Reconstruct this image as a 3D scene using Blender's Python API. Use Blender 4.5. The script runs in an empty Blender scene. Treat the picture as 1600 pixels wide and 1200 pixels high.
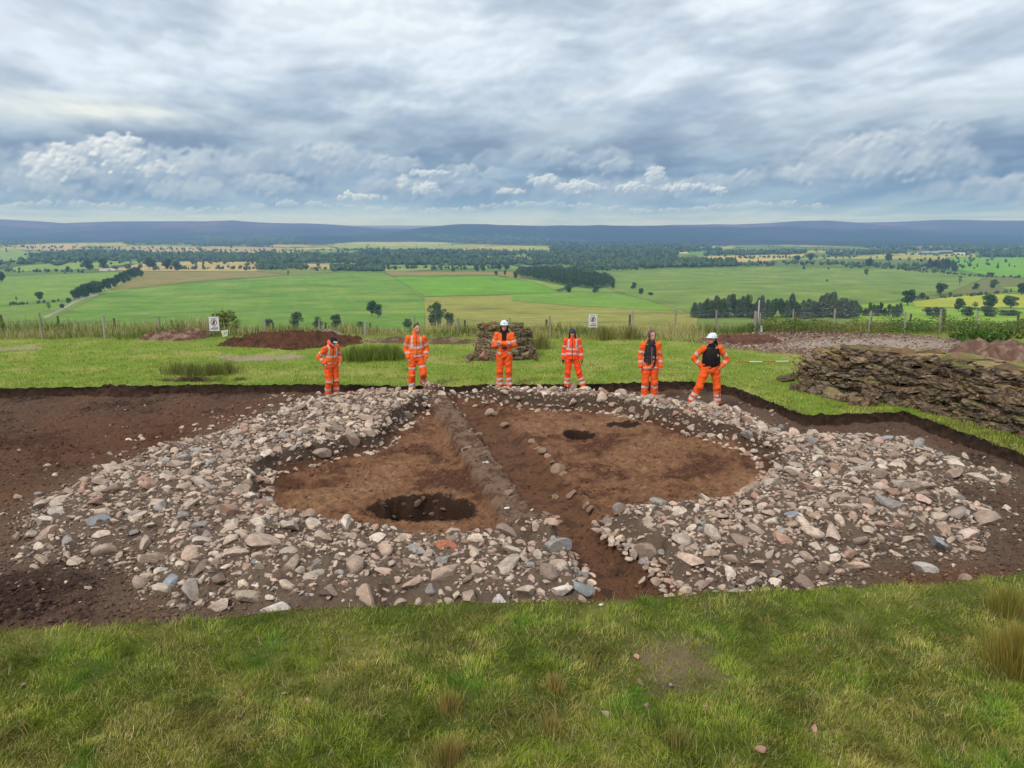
import bpy, math, random
import numpy as np
from mathutils import Vector, Matrix
random.seed(7); rng = np.random.default_rng(11)
scene = bpy.context.scene; C = scene.collection
R = math.radians
# ------------------------------------------------------------------ camera
FPX = 1209.0; PITCH = R(11.37); CAMH = 4.3
cd = bpy.data.cameras.new('camera'); cam = bpy.data.objects.new('camera', cd); C.objects.link(cam)
cam.location = (0, 0, CAMH); cam.rotation_euler = (R(90) - PITCH, 0, 0)
cd.sensor_width = 36; cd.lens = FPX / 1600 * 36; cd.clip_start = 0.1; cd.clip_end = 60000
scene.camera = cam
# ------------------------------------------------------------------ colour, exposure
scene.render.engine = 'CYCLES'
vs = scene.view_settings; vs.view_transform = 'Standard'; vs.look = 'None'; vs.gamma = 1; vs.exposure = 0
scene.cycles.max_bounces = 5; scene.cycles.diffuse_bounces = 3; scene.cycles.volume_bounces = 1
scene.cycles.transparent_max_bounces = 6
def s2l(c):
    c = np.asarray(c, float) / 255.0
    return np.where(c <= .04045, c / 12.92, ((c + .055) / 1.055) ** 2.4)
# ------------------------------------------------------------------ world
SUN_EL = R(48); SUN_AZ = R(215)     # azimuth clockwise from +Y (view direction): behind the camera, to the left
world = bpy.data.worlds.new('World'); scene.world = world; world.use_nodes = True
wt = world.node_tree; wt.nodes.clear()
class NT:
    def __init__(s, t): s.t = t
    def n(s, ty, **k):
        n = s.t.nodes.new(ty)
        for a, b in k.items(): setattr(n, a, b)
        return n
    def put(s, sock, v):
        if isinstance(v, bpy.types.NodeSocket): s.t.links.new(v, sock)
        elif v is not None:
            if sock.type == 'RGBA' and len(v) == 3: v = (*v, 1)
            sock.default_value = v
    def m(s, op, a, b=None, c=None, clamp=False):
        n = s.n('ShaderNodeMath', operation=op, use_clamp=clamp)
        for i, v in enumerate((a, b, c)): s.put(n.inputs[i], v) if v is not None else None
        return n.outputs[0]
    def vec(s, x, y, z=0.0):
        n = s.n('ShaderNodeCombineXYZ')
        for i, v in enumerate((x, y, z)): s.put(n.inputs[i], v)
        return n.outputs[0]
    def sep(s, v):
        n = s.n('ShaderNodeSeparateXYZ'); s.put(n.inputs[0], v); return n.outputs
    def noise(s, v, scale=1, detail=6, rough=.55, lac=2.0, dist=0.0):
        n = s.n('ShaderNodeTexNoise')
        if v is not None: s.put(n.inputs['Vector'], v)
        n.inputs['Scale'].default_value = scale; n.inputs['Detail'].default_value = detail
        n.inputs['Roughness'].default_value = rough; n.inputs['Lacunarity'].default_value = lac
        n.inputs['Distortion'].default_value = dist
        return n.outputs[0]
    def ss(s, v, a, b, o0=0.0, o1=1.0):
        n = s.n('ShaderNodeMapRange', interpolation_type='SMOOTHSTEP')
        s.put(n.inputs[0], v)
        for i, q in enumerate((a, b, o0, o1)): s.put(n.inputs[i + 1], float(q))
        return n.outputs[0]
    def mix(s, f, a, b, mode='MIX'):
        n = s.n('ShaderNodeMix', data_type='RGBA', blend_type=mode)
        s.put(n.inputs[0], f); s.put(n.inputs[6], a); s.put(n.inputs[7], b)
        return n.outputs[2]
    def ramp(s, v, stops, interp='EASE'):
        n = s.n('ShaderNodeValToRGB'); s.put(n.inputs[0], v); e = n.color_ramp; e.interpolation = interp
        while len(e.elements) < len(stops): e.elements.new(.5)
        for el, (p, c) in zip(e.elements, stops): el.position = p; el.color = (*c, 1)
        return n.outputs[0]
def build_world():
    N = NT(wt)
    tc = N.n('ShaderNodeTexCoord').outputs['Generated']; x, y, z = N.sep(tc)
    el = N.m('ARCSINE', z); L = lambda c: tuple(s2l(c))
    deck = N.mix(N.ss(el, .25, 1.1), L((205, 214, 224)), (.98, 1.01, 1.06))      # cloud deck, brighter towards the zenith
    deck = N.mix(N.ss(el, .0, -.05), deck, (.10, .12, .07))
    sky = N.n('ShaderNodeTexSky', sky_type='NISHITA', sun_disc=False, sun_elevation=SUN_EL, sun_rotation=SUN_AZ)
    sc = N.mix(1.0, deck, (10.0, 10.0, 10.0), 'MULTIPLY')
    fin = N.mix(.95, sky.outputs[0], sc)
    bg = N.n('ShaderNodeBackground'); N.put(bg.inputs[0], fin); bg.inputs[1].default_value = .1
    o = N.n('ShaderNodeOutputWorld'); wt.links.new(bg.outputs[0], o.inputs[0])
build_world()
sl = bpy.data.lights.new('sun', 'SUN'); sl.energy = 1.9; sl.angle = R(9); sl.color = (1, .95, .87)
sun = bpy.data.objects.new('sun', sl); C.objects.link(sun)
sdir = Vector((math.sin(SUN_AZ) * math.cos(SUN_EL), math.cos(SUN_AZ) * math.cos(SUN_EL), math.sin(SUN_EL)))
sun.rotation_euler = sdir.to_track_quat('Z', 'Y').to_euler()
#SKYCUT
# ------------------------------------------------------------------ noise in numpy
_perm = rng.permutation(256); _perm = np.concatenate([_perm, _perm, _perm])
_g = rng.uniform(0, 2 * np.pi, 256); _gx, _gy = np.cos(_g), np.sin(_g)
def perlin(x, y):
    x = np.asarray(x, float); y = np.asarray(y, float)
    xi = np.floor(x).astype(np.int64); yi = np.floor(y).astype(np.int64); fx = x - xi; fy = y - yi
    xi &= 255; yi &= 255
    def g(ix, iy, dx, dy):
        h = _perm[_perm[ix & 255] + (iy & 255)]; return _gx[h] * dx + _gy[h] * dy
    u = fx * fx * fx * (fx * (fx * 6 - 15) + 10); v = fy * fy * fy * (fy * (fy * 6 - 15) + 10)
    a = g(xi, yi, fx, fy); b = g(xi + 1, yi, fx - 1, fy); c = g(xi, yi + 1, fx, fy - 1); d = g(xi + 1, yi + 1, fx - 1, fy - 1)
    return (a + (b - a) * u) * (1 - v) + (c + (d - c) * u) * v
def fbm(x, y, o=4, seed=0.0, gain=.5):
    s = 0; a = 1; f = 1
    for i in range(o):
        s = s + a * perlin(x * f + seed + i * 17.3, y * f - seed * 1.7 + i * 9.1); a *= gain; f *= 2.03
    return s
def smooth(a, b, x):
    t = np.clip((x - a) / (b - a), 0, 1); return t * t * (3 - 2 * t)
# ------------------------------------------------------------------ projection helpers
CP, SP = math.cos(PITCH), math.sin(PITCH)
def ray(px, py):
    px = np.asarray(px, float); py = np.asarray(py, float)
    X = px - 800; U = 600 - py
    return X, FPX * CP + U * SP, -FPX * SP + U * CP
def unproj(px, py, z=0.0):
    X, Y, Z = ray(px, py); t = (z - CAMH) / Z
    return X * t, Y * t
def proj(x, y, z):
    dz = z - CAMH; dep = y * CP - dz * SP; up = y * SP + dz * CP
    return 800 + FPX * x / dep, 600 - FPX * up / dep
def wpoly(pts, z):
    if len(pts[0]) == 3 or any(len(p) == 3 for p in pts): z = np.array([p[2] if len(p) == 3 else z for p in pts], float)
    a = np.array([p[:2] for p in pts], float); x, y = unproj(a[:, 0], a[:, 1], z); return np.stack([x, y], 1)
def sdist(poly, x, y):
    """signed distance, negative inside"""
    sh = x.shape; x = x.ravel(); y = y.ravel(); best = np.full(x.shape, 1e18); ins = np.zeros(x.shape, bool)
    n = len(poly)
    for i in range(n):
        x0, y0 = poly[i]; x1, y1 = poly[(i + 1) % n]; dx, dy = x1 - x0, y1 - y0
        t = np.clip(((x - x0) * dx + (y - y0) * dy) / (dx * dx + dy * dy + 1e-12), 0, 1)
        d = (x - x0 - t * dx) ** 2 + (y - y0 - t * dy) ** 2; best = np.minimum(best, d)
        c = ((y0 > y) != (y1 > y)); 
        with np.errstate(divide='ignore', invalid='ignore'):
            xx = (x1 - x0) * (y - y0) / (y1 - y0 + 1e-15) + x0
        ins ^= c & (x < xx)
    d = np.sqrt(best); return np.where(ins, -d, d).reshape(sh)
def ldist(pts, x, y):
    best = np.full(x.shape, 1e18)
    for i in range(len(pts) - 1):
        x0, y0 = pts[i]; x1, y1 = pts[i + 1]; dx, dy = x1 - x0, y1 - y0
        t = np.clip(((x - x0) * dx + (y - y0) * dy) / (dx * dx + dy * dy), 0, 1)
        best = np.minimum(best, (x - x0 - t * dx) ** 2 + (y - y0 - t * dy) ** 2)
    return np.sqrt(best)
GZ = .2     # turf level above the stripped soil
TRENCH = wpoly([(-500, 1018), (0, 985), (200, 975), (400, 960), (640, 947), (800, 941), (1000, 934), (1100, 926), (1250, 921), (1450, 912), (1600, 895), (2000, 850),
    (2000, 830), (1700, 745), (1600, 712), (1415, 645), (1257, 650), (1150, 608), (1110, 599), (1060, 597), (900, 602), (760, 602), (700, 606), (500, 602), (250, 603), (120, 606), (0, 608), (-500, 612)], GZ)
RING = wpoly([(560, 606), (480, 618), (420, 640), (360, 660), (300, 678), (230, 698), (170, 718), (100, 750), (55, 770), (30, 800), (40, 850), (100, 862), (180, 858), (215, 875), (222, 905), (270, 928), (350, 940), (430, 956), (520, 956), (640, 952), (800, 952), (935, 950),
    (1010, 925), (1060, 915), (1130, 914), (1200, 902), (1280, 892), (1335, 878), (1345, 850), (1420, 846), (1490, 850), (1528, 838), (1530, 808), (1560, 792), (1520, 770), (1480, 755), (1500, 740), (1580, 742), (1580, 730), (1490, 706), (1430, 680), (1380, 676), (1300, 672), (1240, 672), (1190, 650), (1150, 632), (1110, 628), (1060, 622), (1000, 614), (950, 608), (850, 603), (760, 602), (690, 606), (620, 606)], .18)
FLOOR = wpoly([(700, 624), (735, 622), (800, 634), (950, 642), (1050, 664), (1110, 684), (1160, 698), (1200, 718), (1210, 742), (1185, 768, .12), (1110, 782, .2), (1000, 791, .2), (952, 802, .15), (956, 836), (998, 862), (1036, 886), (1078, 952), (925, 952), (906, 915), (890, 880), (872, 855), (850, 838, .08), (830, 827, .2), (760, 832, .2), (700, 836, .2), (640, 832, .2), (590, 824, .2), (540, 814, .2), (440, 802, .15), (400, 782, .05), (402, 752), (430, 734), (500, 722), (590, 700), (618, 672), (650, 646)], -.05)
RIDGE = wpoly([(680, 612), (712, 655), (742, 697), (772, 742), (803, 790), (838, 838)], .18)
CHANR = wpoly([(760, 622), (800, 662), (850, 712), (885, 752), (925, 800), (965, 845), (1015, 915), (1030, 950)], 0)
CHAN = np.vstack([wpoly([(706, 622), (735, 662), (765, 705), (800, 752), (835, 805), (868, 850), (905, 900), (935, 950)], 0), CHANR[::-1]])
PITS = [((664, 793), .76, .58, .65), ((905, 679), .31, .40, .36), ((974, 664), .34, .24, .16), ((830, 748), .22, .3, .10), ((480, 757), .5, .22, .10)]
SPOIL_GROUND = wpoly([(1080, 535), (1110, 524), (1230, 519), (1400, 522), (1600, 540), (2000, 560), (2000, 650), (1620, 585), (1520, 575), (1400, 562), (1240, 556), (1150, 548)], GZ)
def zprof(d):
    return np.interp(d, [0, 31.5, 37, 60, 120, 250, 400, 480, 700, 1000, 1500, 2500, 4000, 6000, 30000], [0, 0, -1.3, -5.8, -16, -38, -50.5, -56, -64, -70, -76, -80, -84, -84, -84])
SKYX = [-400, 0, 60, 100, 180, 300, 370, 480, 560, 600, 640, 800, 900, 1000, 1050, 1150, 1200, 1250, 1290, 1340, 1400, 1470, 1540, 1600, 2000]
SKYY = [341, 343, 346, 349, 346.5, 346, 347, 350, 354, 356.5, 357, 357, 356, 354, 351.5, 351, 349, 345.5, 345, 348, 347, 344, 345, 345, 342]
def T(x, y):
    """far terrain height"""
    y = np.maximum(y, 1.0); pxl = 800 + FPX / CP * x / y
    d = y
    z = zprof(d)
    und = fbm(x / 420., y / 420., 3, 5.0)
    z = z + und * np.interp(d, [60, 300, 900, 3000, 9000], [0, 1.5, 5, 9, 14])
    # main ridge at 9.5 km
    top = CAMH + (357 - np.interp(pxl, SKYX, SKYY)) * 9500 / (FPX / CP)
    rise = smooth(5200, 9500, d) ** 1.15
    h = -84 + (top + 84) * rise + fbm(x / 1500., y / 1500., 4, 3.0) * 60 * smooth(5000, 7000, d) * (1 - smooth(8300, 9400, d))
    w = smooth(4800, 6500, d)
    z = z * (1 - w) + h * w
    z = z - 50 * smooth(9700, 11500, d)
    # nearer ridge in the centre, 6.5 km
    cx = np.exp(-((pxl - 690) / 110.) ** 2) * .9 + np.exp(-((pxl - 900) / 240.) ** 2) * .75
    z = z + 78 * cx * np.exp(-((d - 6900) / 700.) ** 2)
    # far pale ridge at 17 km
    tf = CAMH + 4.2 * 17000 / (FPX / CP)
    w3 = smooth(12500, 16500, d)
    z = z * (1 - w3) + tf * w3 - 300 * smooth(17200, 20000, d)
    return z
def fields_inputs(x, y):
    tr = sdist(TRENCH, x, y)
    return tr
def Hfull(x, y):
    x = np.asarray(x, float); y = np.asarray(y, float); sh = x.shape
    x = x.ravel(); y = y.ravel()
    jit = fbm(x * 2.2, y * 2.2, 3, 1.0) * .022
    tr = sdist(TRENCH, x, y) + jit
    g = smooth(-.035, .02, tr)
    near = y < 40
    grass = GZ + fbm(x * .5, y * .5, 3, 2.0) * .05 + fbm(x * 3, y * 3, 3, 7.0) * .018 + .05 * np.exp(-np.clip(tr, 0, 9) / .25) * .3
    ring = -sdist(RING, x, y) + fbm(x * 1.6, y * 1.6, 3, 4.0) * .12
    fl = sdist(FLOOR, x, y) + fbm(x * 2.5, y * 2.5, 3, 6.0) * .07
    soil = fbm(x * .9, y * .9, 3, 9.0) * .06 + fbm(x * 4.5, y * 4.5, 4, 12.0, .6) * .05 + np.abs(fbm(x * 11, y * 11, 2, 15.0)) * .035
    bank = .27 * smooth(0, .8, ring) * smooth(-.02, .16, fl)
    bank = bank * (1 + .25 * fbm(x * .8, y * .8, 2, 21.0))
    floor_in = smooth(.02, -.08, fl)
    soil = soil * (1 + .1 * floor_in) - .06 * floor_in * smooth(0, .5, -tr)
    rd = ldist(RIDGE, x, y) + fbm(x * 2, y * 2, 3, 31.0) * .07
    ridge = (.17 + .06 * fbm(x * 3, y * 3, 3, 35.0)) * smooth(.37, .22, rd + fbm(x * 5, y * 5, 3, 37.0) * .08)
    ch = sdist(CHAN, x, y) + fbm(x * 2.4, y * 2.4, 3, 33.0) * .08
    chan = -.12 * smooth(.08, -.14, ch)
    z = soil + bank + np.maximum(ridge - .0, 0) + chan * (1 - smooth(.36, .2, rd))
    z = z + (.07 + .05 * fbm(x * 3, y * 3, 2, 39.)) * np.exp(-((ldist(CHANR, x, y) - .06) / .11) ** 2) * smooth(10.4, 11.2, y)
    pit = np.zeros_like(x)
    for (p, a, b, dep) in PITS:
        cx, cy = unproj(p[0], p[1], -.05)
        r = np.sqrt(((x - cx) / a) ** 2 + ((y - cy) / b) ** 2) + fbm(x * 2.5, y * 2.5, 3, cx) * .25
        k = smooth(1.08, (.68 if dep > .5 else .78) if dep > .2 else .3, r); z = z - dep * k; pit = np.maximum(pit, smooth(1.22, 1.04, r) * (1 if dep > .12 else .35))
    sg = smooth(.15, -.25, sdist(SPOIL_GROUND, x, y) + fbm(x, y, 3, 40.0) * .3)
    grass = grass + sg * (.03 + np.abs(fbm(x * 2.5, y * 2.5, 3, 43.0)) * .12)
    z = z * (1 - g) + grass * g
    # hollow cuts in the turf behind
    for (p, a, b, dep) in BACKCUTS:
        cx, cy = unproj(p[0], p[1], GZ)
        r = np.sqrt(((x - cx) / a) ** 2 + ((y - cy) / b) ** 2) + fbm(x * 2, y * 2, 3, cx) * .25
        z = z - dep * smooth(1.05, .85, r)
    slope = T(x, y)
    far = smooth(30.5, 33.5, y)
    z = z * (1 - far) + slope * far
    return [a.reshape(sh) for a in (z, g, ring, fl, rd, ch, pit, sg, tr)]
BACKCUTS = [((315, 592), 1.25, .42, .22), ((408, 558), 1.35, .55, .12), ((8, 544), 1.3, .5, .1)]
def H(x, y): return Hfull(np.atleast_1d(x), np.atleast_1d(y))[0]
def hit(px, py):
    """ground point under a picture point, beyond the fence"""
    X, Y, Z = ray(px, py); s = np.geomspace(60, 17500, 5000) / Y
    x, y, z = X * s, Y * s, CAMH + Z * s
    g = T(x, y) > z
    i = np.argmax(g) if g.any() else -1
    return float(x[i]), float(y[i]), float(T(x[i:i + 1] if i >= 0 else x[-1:], y[i:i + 1] if i >= 0 else y[-1:])[0])
# ------------------------------------------------------------------ mesh helpers
def mesh_np(name, co, faces=None, loops=None, sizes=None, col=None, mat=None, smoothsh=True, attr=None):
    me = bpy.data.meshes.new(name); co = np.asarray(co, np.float32)
    if faces is not None:
        faces = np.asarray(faces, np.int32); loops = faces.ravel(); sizes = np.full(len(faces), faces.shape[1], np.int32)
    me.vertices.add(len(co)); me.vertices.foreach_set('co', co.ravel())
    me.loops.add(len(loops)); me.loops.foreach_set('vertex_index', loops.astype(np.int32))
    me.polygons.add(len(sizes)); st = np.concatenate([[0], np.cumsum(sizes)[:-1]]).astype(np.int32)
    me.polygons.foreach_set('loop_start', st)
    try: me.polygons.foreach_set('loop_total', sizes)
    except Exception: pass
    me.update(calc_edges=True)
    me.polygons.foreach_set('use_smooth', np.full(len(sizes), smoothsh, bool))
    if col is not None:
        a = me.color_attributes.new('Col', 'FLOAT_COLOR', 'POINT')
        c4 = np.ones((len(co), 4), np.float32); c4[:, :3] = col; a.data.foreach_set('color', c4.ravel())
    if mat: me.materials.append(mat)
    me.validate()
    return me
def link(name, me, parent=None, loc=None):
    o = bpy.data.objects.new(name, me); C.objects.link(o)
    if parent: o.parent = parent
    if loc is not None: o.location = loc
    return o
def tag(o, label, cat, group=None, kind=None):
    o['label'] = label
    if cat: o['category'] = cat
    if group: o['group'] = group
    if kind: o['kind'] = kind
    return o
def grid_mesh(name, X, Y, Z, col, mat):
    r, c = X.shape; co = np.stack([X, Y, Z], -1).reshape(-1, 3)
    i = np.arange(r * c).reshape(r, c)
    f = np.stack([i[:-1, :-1], i[:-1, 1:], i[1:, 1:], i[1:, :-1]], -1).reshape(-1, 4)
    return mesh_np(name, co, f, col=col.reshape(-1, 3), mat=mat)
class MB:
    def __init__(s): s.v = []; s.f = []; s.c = []; s.n = 0
    def add(s, v, f, c=None):
        v = np.asarray(v, float); s.v.append(v); s.f += [[i + s.n for i in q] for q in f]
        s.c.append(np.tile(np.asarray(c if c is not None else (1, 1, 1), float), (len(v), 1)) if c is None or np.ndim(c) == 1 else np.asarray(c)); s.n += len(v)
    def box(s, cx, cy, cz, sx, sy, sz, c=None, rot=None):
        v = np.array([(a, b, d) for a in (-.5, .5) for b in (-.5, .5) for d in (-.5, .5)]) * (sx, sy, sz)
        if rot is not None: v = v @ np.array(rot.to_matrix()).T
        v = v + (cx, cy, cz)
        s.add(v, [(0, 1, 3, 2), (4, 6, 7, 5), (0, 4, 5, 1), (2, 3, 7, 6), (0, 2, 6, 4), (1, 5, 7, 3)], c)
    def tube(s, p0, p1, r0, r1, n=8, c=None):
        p0 = np.array(p0, float); p1 = np.array(p1, float); d = p1 - p0; d /= np.linalg.norm(d) + 1e-9
        a = np.cross(d, (0, 0, 1) if abs(d[2]) < .9 else (1, 0, 0)); a /= np.linalg.norm(a); b = np.cross(d, a)
        t = np.arange(n) * 2 * np.pi / n; ring = np.outer(np.cos(t), a) + np.outer(np.sin(t), b)
        v = np.vstack([p0 + ring * r0, p1 + ring * r1])
        s.add(v, [(i, (i + 1) % n, n + (i + 1) % n, n + i) for i in range(n)] + [tuple(range(n))[::-1], tuple(range(n, 2 * n))], c)
    def mesh(s, name, mat, smoothsh=False):
        co = np.vstack(s.v); l = np.array([i for f in s.f for i in f]); z = np.array([len(f) for f in s.f], np.int32)
        return mesh_np(name, co, loops=l, sizes=z, col=np.vstack(s.c), mat=mat, smoothsh=smoothsh)
def ico(sub):
    import bmesh
    bm = bmesh.new(); bmesh.ops.create_icosphere(bm, subdivisions=sub, radius=1)
    v = np.array([q.co[:] for q in bm.verts]); f = np.array([[a.index for a in q.verts] for q in bm.faces]); bm.free(); return v, f
ICO = {k: ico(k) for k in (1, 2, 3)}
# ------------------------------------------------------------------ sky
lerp = lambda a, b, t: a + (b - a) * t[..., None]
# ---- cloud field in numpy: az, el are grids in radians (rows: elevation rising, columns: azimuth)
def billow(x, y, o=4, seed=0.0, gain=.5):
    s = 0; a = 1; f = 1
    for i in range(o):
        s = s + a * (1 - 2.2 * np.abs(perlin(x * f + seed + i * 13.7, y * f + seed * .6 + i * 5.3))); a *= gain; f *= 2.1
    return s
def blur(a, k):
    ker = np.exp(-np.linspace(-2, 2, 2 * k + 1) ** 2); ker /= ker.sum()
    for ax in (0, 1):
        p = np.take(a, np.clip(np.arange(-k, a.shape[ax] + k), 0, a.shape[ax] - 1), axis=ax); r = 0
        for i, w in enumerate(ker): r = r + w * np.take(p, np.arange(i, i + a.shape[ax]), axis=ax)
        a = r
    return a
def sky_colours(az, el):
    A = az * 1209.; E = el * 1209.                       # one unit is about a thousandth of a radian
    r2 = np.random.default_rng(77)
    def ang(px, py):
        X, Y, Z = ray(px, py); return math.atan2(X, Y) * 1209, math.atan2(Z, math.hypot(X, Y)) * 1209
    wx = fbm(A / 300., E / 160., 2, 201.); wy = fbm(A / 300., E / 160., 2, 207.)
    ee = np.maximum(el, -.02)
    U = A / (ee + .13) / 1209. * 1.6 + wx * .15; V = np.log(ee + .075) * 3.3 + wy * .22
    big = fbm(U * .8, V * 1.1, 3, 211.); mid = fbm(U * 2.1, V * 2.1, 6, 217., .50)
    pf = billow(U * 2.0, V * 2.0, 5, 223., .55) - .75
    pfu = billow(U * 2.0 + .03, V * 2.0 - .10, 5, 223., .55) - .75
    rel = blur(pf - pfu, 5)
    lens = fbm(U * 1.1 + 3, V * .8 + 5, 2, 271.) + .25 * fbm(U * 5, V * 4.2, 4, 273., .55); t = .54 + big * .8 + mid * .35 + pf * .05 + lens * .55
    ev = np.interp(el, [-.05, 0, .015, .03, .05, .07, .10, .13, .16, .20, .26, .32], np.arange(12))
    hiT = s2l([(196, 212, 222), (200, 216, 226), (186, 206, 221), (158, 184, 210), (154, 180, 208), (154, 180, 206), (172, 192, 210), (194, 208, 221), (214, 226, 238), (212, 224, 236), (222, 232, 242), (226, 236, 244)])
    loT = s2l([(180, 202, 216), (180, 202, 216), (156, 184, 206), (128, 158, 190), (112, 142, 178), (118, 144, 176), (132, 153, 180), (152, 172, 196), (168, 185, 205), (170, 186, 205), (176, 191, 208), (184, 198, 213)])
    f = lambda tab: np.stack([np.interp(ev, np.arange(12), tab[:, i]) for i in range(3)], -1)
    def w(px, py, sx, sy):       # soft weight about a direction
        a0, e0 = ang(px, py); return np.exp(-((A - a0) / sx) ** 2 - ((E - e0) / sy) ** 2)
    t = t - .42 * w(1500, 290, 330, 45) - .15 * w(330, 250, 300, 45) + .22 * w(120, 165, 190, 26) + .1 * w(800, 180, 400, 30) - .26 * w(600, 125, 170, 20) - .2 * w(1430, 60, 260, 40) - .15 * w(780, 180, 260, 14) + .15 * w(500, 40, 260, 40) - .15 * w(30, 120, 150, 14) - .2 * w(1000, 160, 200, 12) + .1 * w(1200, 130, 200, 16)
    t = np.clip(t, 0, 1.15)
    c = lerp(f(loT), f(hiT), smooth(.05, .98, t)) * (1 + .13 * smooth(.07, .16, el))[..., None]
    c = c * (1 + np.clip(rel * .22, -.06, .07) * smooth(.02, .06, el))[..., None]
    c = lerp(c, s2l((240, 246, 243)), np.clip(w(125, 168, 130, 15) * (.75 + mid * 1.0 + pf * .3), 0, 1) * .9)
    wob = fbm(A / 9., E / 8., 4, 241., .6); wob2 = fbm(A / 9., E / 8., 4, 247., .6); big2 = fbm(A / 40., E / 30., 3, 249.)
    def mass(items, c, hiC, loC, amt, soft, ks=1.0, flat=.0, bl=1, contrast=1.0):
        Hh = np.zeros_like(A)
        for (px, py, sx, sy, n, r0, r1) in items:
            a0, e0 = ang(px, py)
            for i in range(n):
                th = r2.uniform(0, 2 * np.pi); rr = math.sqrt(r2.random()); r = r2.uniform(r0, r1) * (1.3 - .7 * rr)
                ca = a0 + math.cos(th) * rr * sx; q = math.sin(th) * rr; ce = e0 + q * sy * (1 if q > 0 else .45)
                m = (np.abs(A - ca) < r * 1.6) & (np.abs(E - ce) < r * 1.6)
                if not m.any(): continue
                ii = np.where(m.any(1))[0]; jj = np.where(m.any(0))[0]; sl_ = (slice(ii[0], ii[-1] + 1), slice(jj[0], jj[-1] + 1))
                dx = (A[sl_] - ca + wob[sl_] * r * .45) / r; dy = (E[sl_] - ce + wob2[sl_] * r * .45) / (r * .85)
                h = r * np.sqrt(np.clip(1 - dx * dx - dy * dy, 0, 1)) + (1 - rr) * 5
                h = np.where(dx * dx + dy * dy < 1, h, 0); Hh[sl_] = np.maximum(Hh[sl_], h)
        Hh = blur(Hh, bl)
        gy = np.gradient(Hh, axis=0) / np.gradient(E, axis=0); gx = np.gradient(Hh, axis=1) / np.gradient(A, axis=1)
        lit = np.clip(.46 + (-gy * .40 + gx * .20) * contrast + big2 * .25, 0, 1)
        m = smooth(.5, soft, Hh + wob * 2 * ks)
        return lerp(c, lerp(np.zeros_like(c) + s2l(loC), s2l(hiC), lit), np.clip(m * amt * (.5 + .62 * smooth(.12, .62, lit)), 0, 1))
    G = lambda L_: L_
    # soft grey banks
    c = mass([(250, 275, 210, 34, 130, 14, 34), (480, 258, 120, 28, 80, 12, 30), (650, 300, 190, 18, 110, 10, 22), (1000, 298, 220, 18, 130, 10, 22), (1360, 262, 150, 42, 130, 14, 34), (60, 305, 150, 20, 80, 10, 24), (1150, 195, 40, 18, 25, 10, 22), (880, 250, 160, 12, 50, 10, 22), (1560, 300, 100, 18, 40, 10, 24)], c, (194, 208, 223), (130, 155, 186), .8, 24, 1.0, bl=6, contrast=.7)
    c = mass([(1370, 252, 90, 34, 80, 11, 28), (1260, 276, 44, 14, 36, 9, 18), (520, 245, 70, 16, 40, 8, 18), (340, 262, 70, 14, 40, 8, 16), (1560, 285, 60, 8, 26, 4, 9)], c, (206, 217, 228), (146, 168, 194), .85, 20, 1.0, bl=5, contrast=.75)
    c = mass([(300, 300, 60, 14, 30, 9, 20), (420, 292, 50, 14, 26, 9, 20), (600, 262, 60, 14, 26, 10, 22), (730, 275, 60, 12, 26, 9, 18), (1150, 285, 50, 14, 26, 8, 18), (1460, 215, 50, 12, 20, 9, 20), (960, 262, 70, 10, 26, 8, 18), (30, 290, 60, 14, 26, 9, 20)], c, (198, 211, 224), (138, 163, 192), .7, 16, 1.0, bl=4, contrast=.7)
    # bright heads
    c = mass([(90, 264, 40, 18, 50, 8, 20), (105, 240, 24, 14, 14, 8, 16), (178, 246, 36, 28, 50, 8, 21), (205, 222, 16, 12, 10, 6, 11), (240, 268, 44, 14, 40, 6, 12), (70, 276, 30, 7, 26, 5, 9)], c, (234, 239, 243), (158, 178, 202), 1.0, 14, .8, bl=3, contrast=.8)
    c = mass([(632, 288, 9, 14, 16, 4, 8), (672, 272, 46, 4, 26, 4, 8), (668, 296, 30, 9, 30, 4, 9), (560, 310, 44, 5, 40, 3, 8), (545, 305, 10, 6, 8, 3, 7), (850, 284, 26, 12, 34, 4, 9), (905, 292, 44, 9, 50, 4, 9), (985, 294, 30, 8, 24, 4, 8), (1025, 278, 17, 18, 40, 4, 9), (1070, 294, 46, 8, 46, 4, 8), (1125, 298, 20, 5, 16, 3, 7), (800, 300, 24, 6, 18, 3, 7)], c, (224, 232, 238), (150, 174, 200), .85, 7, .6, bl=1, contrast=.85)
    row = [(x_, 325 + 6 * math.sin(x_ * .7), 30 + 14 * math.sin(x_ * 1.3), 3.5, 18, 2.5, 6.5) for x_ in range(-60, 1300, 46)]
    c = mass(row, c, (204, 217, 228), (150, 176, 202), .65, 6, .5, bl=1, contrast=.7)
    st = fbm(A / 190., E / 5.5, 3, 261.); c = lerp(c, s2l((206, 220, 230)), smooth(.0, .35, st) * np.exp(-((E - 12) / 12.) ** 2) * .5)
    return np.clip(c, 0, 1)

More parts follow.
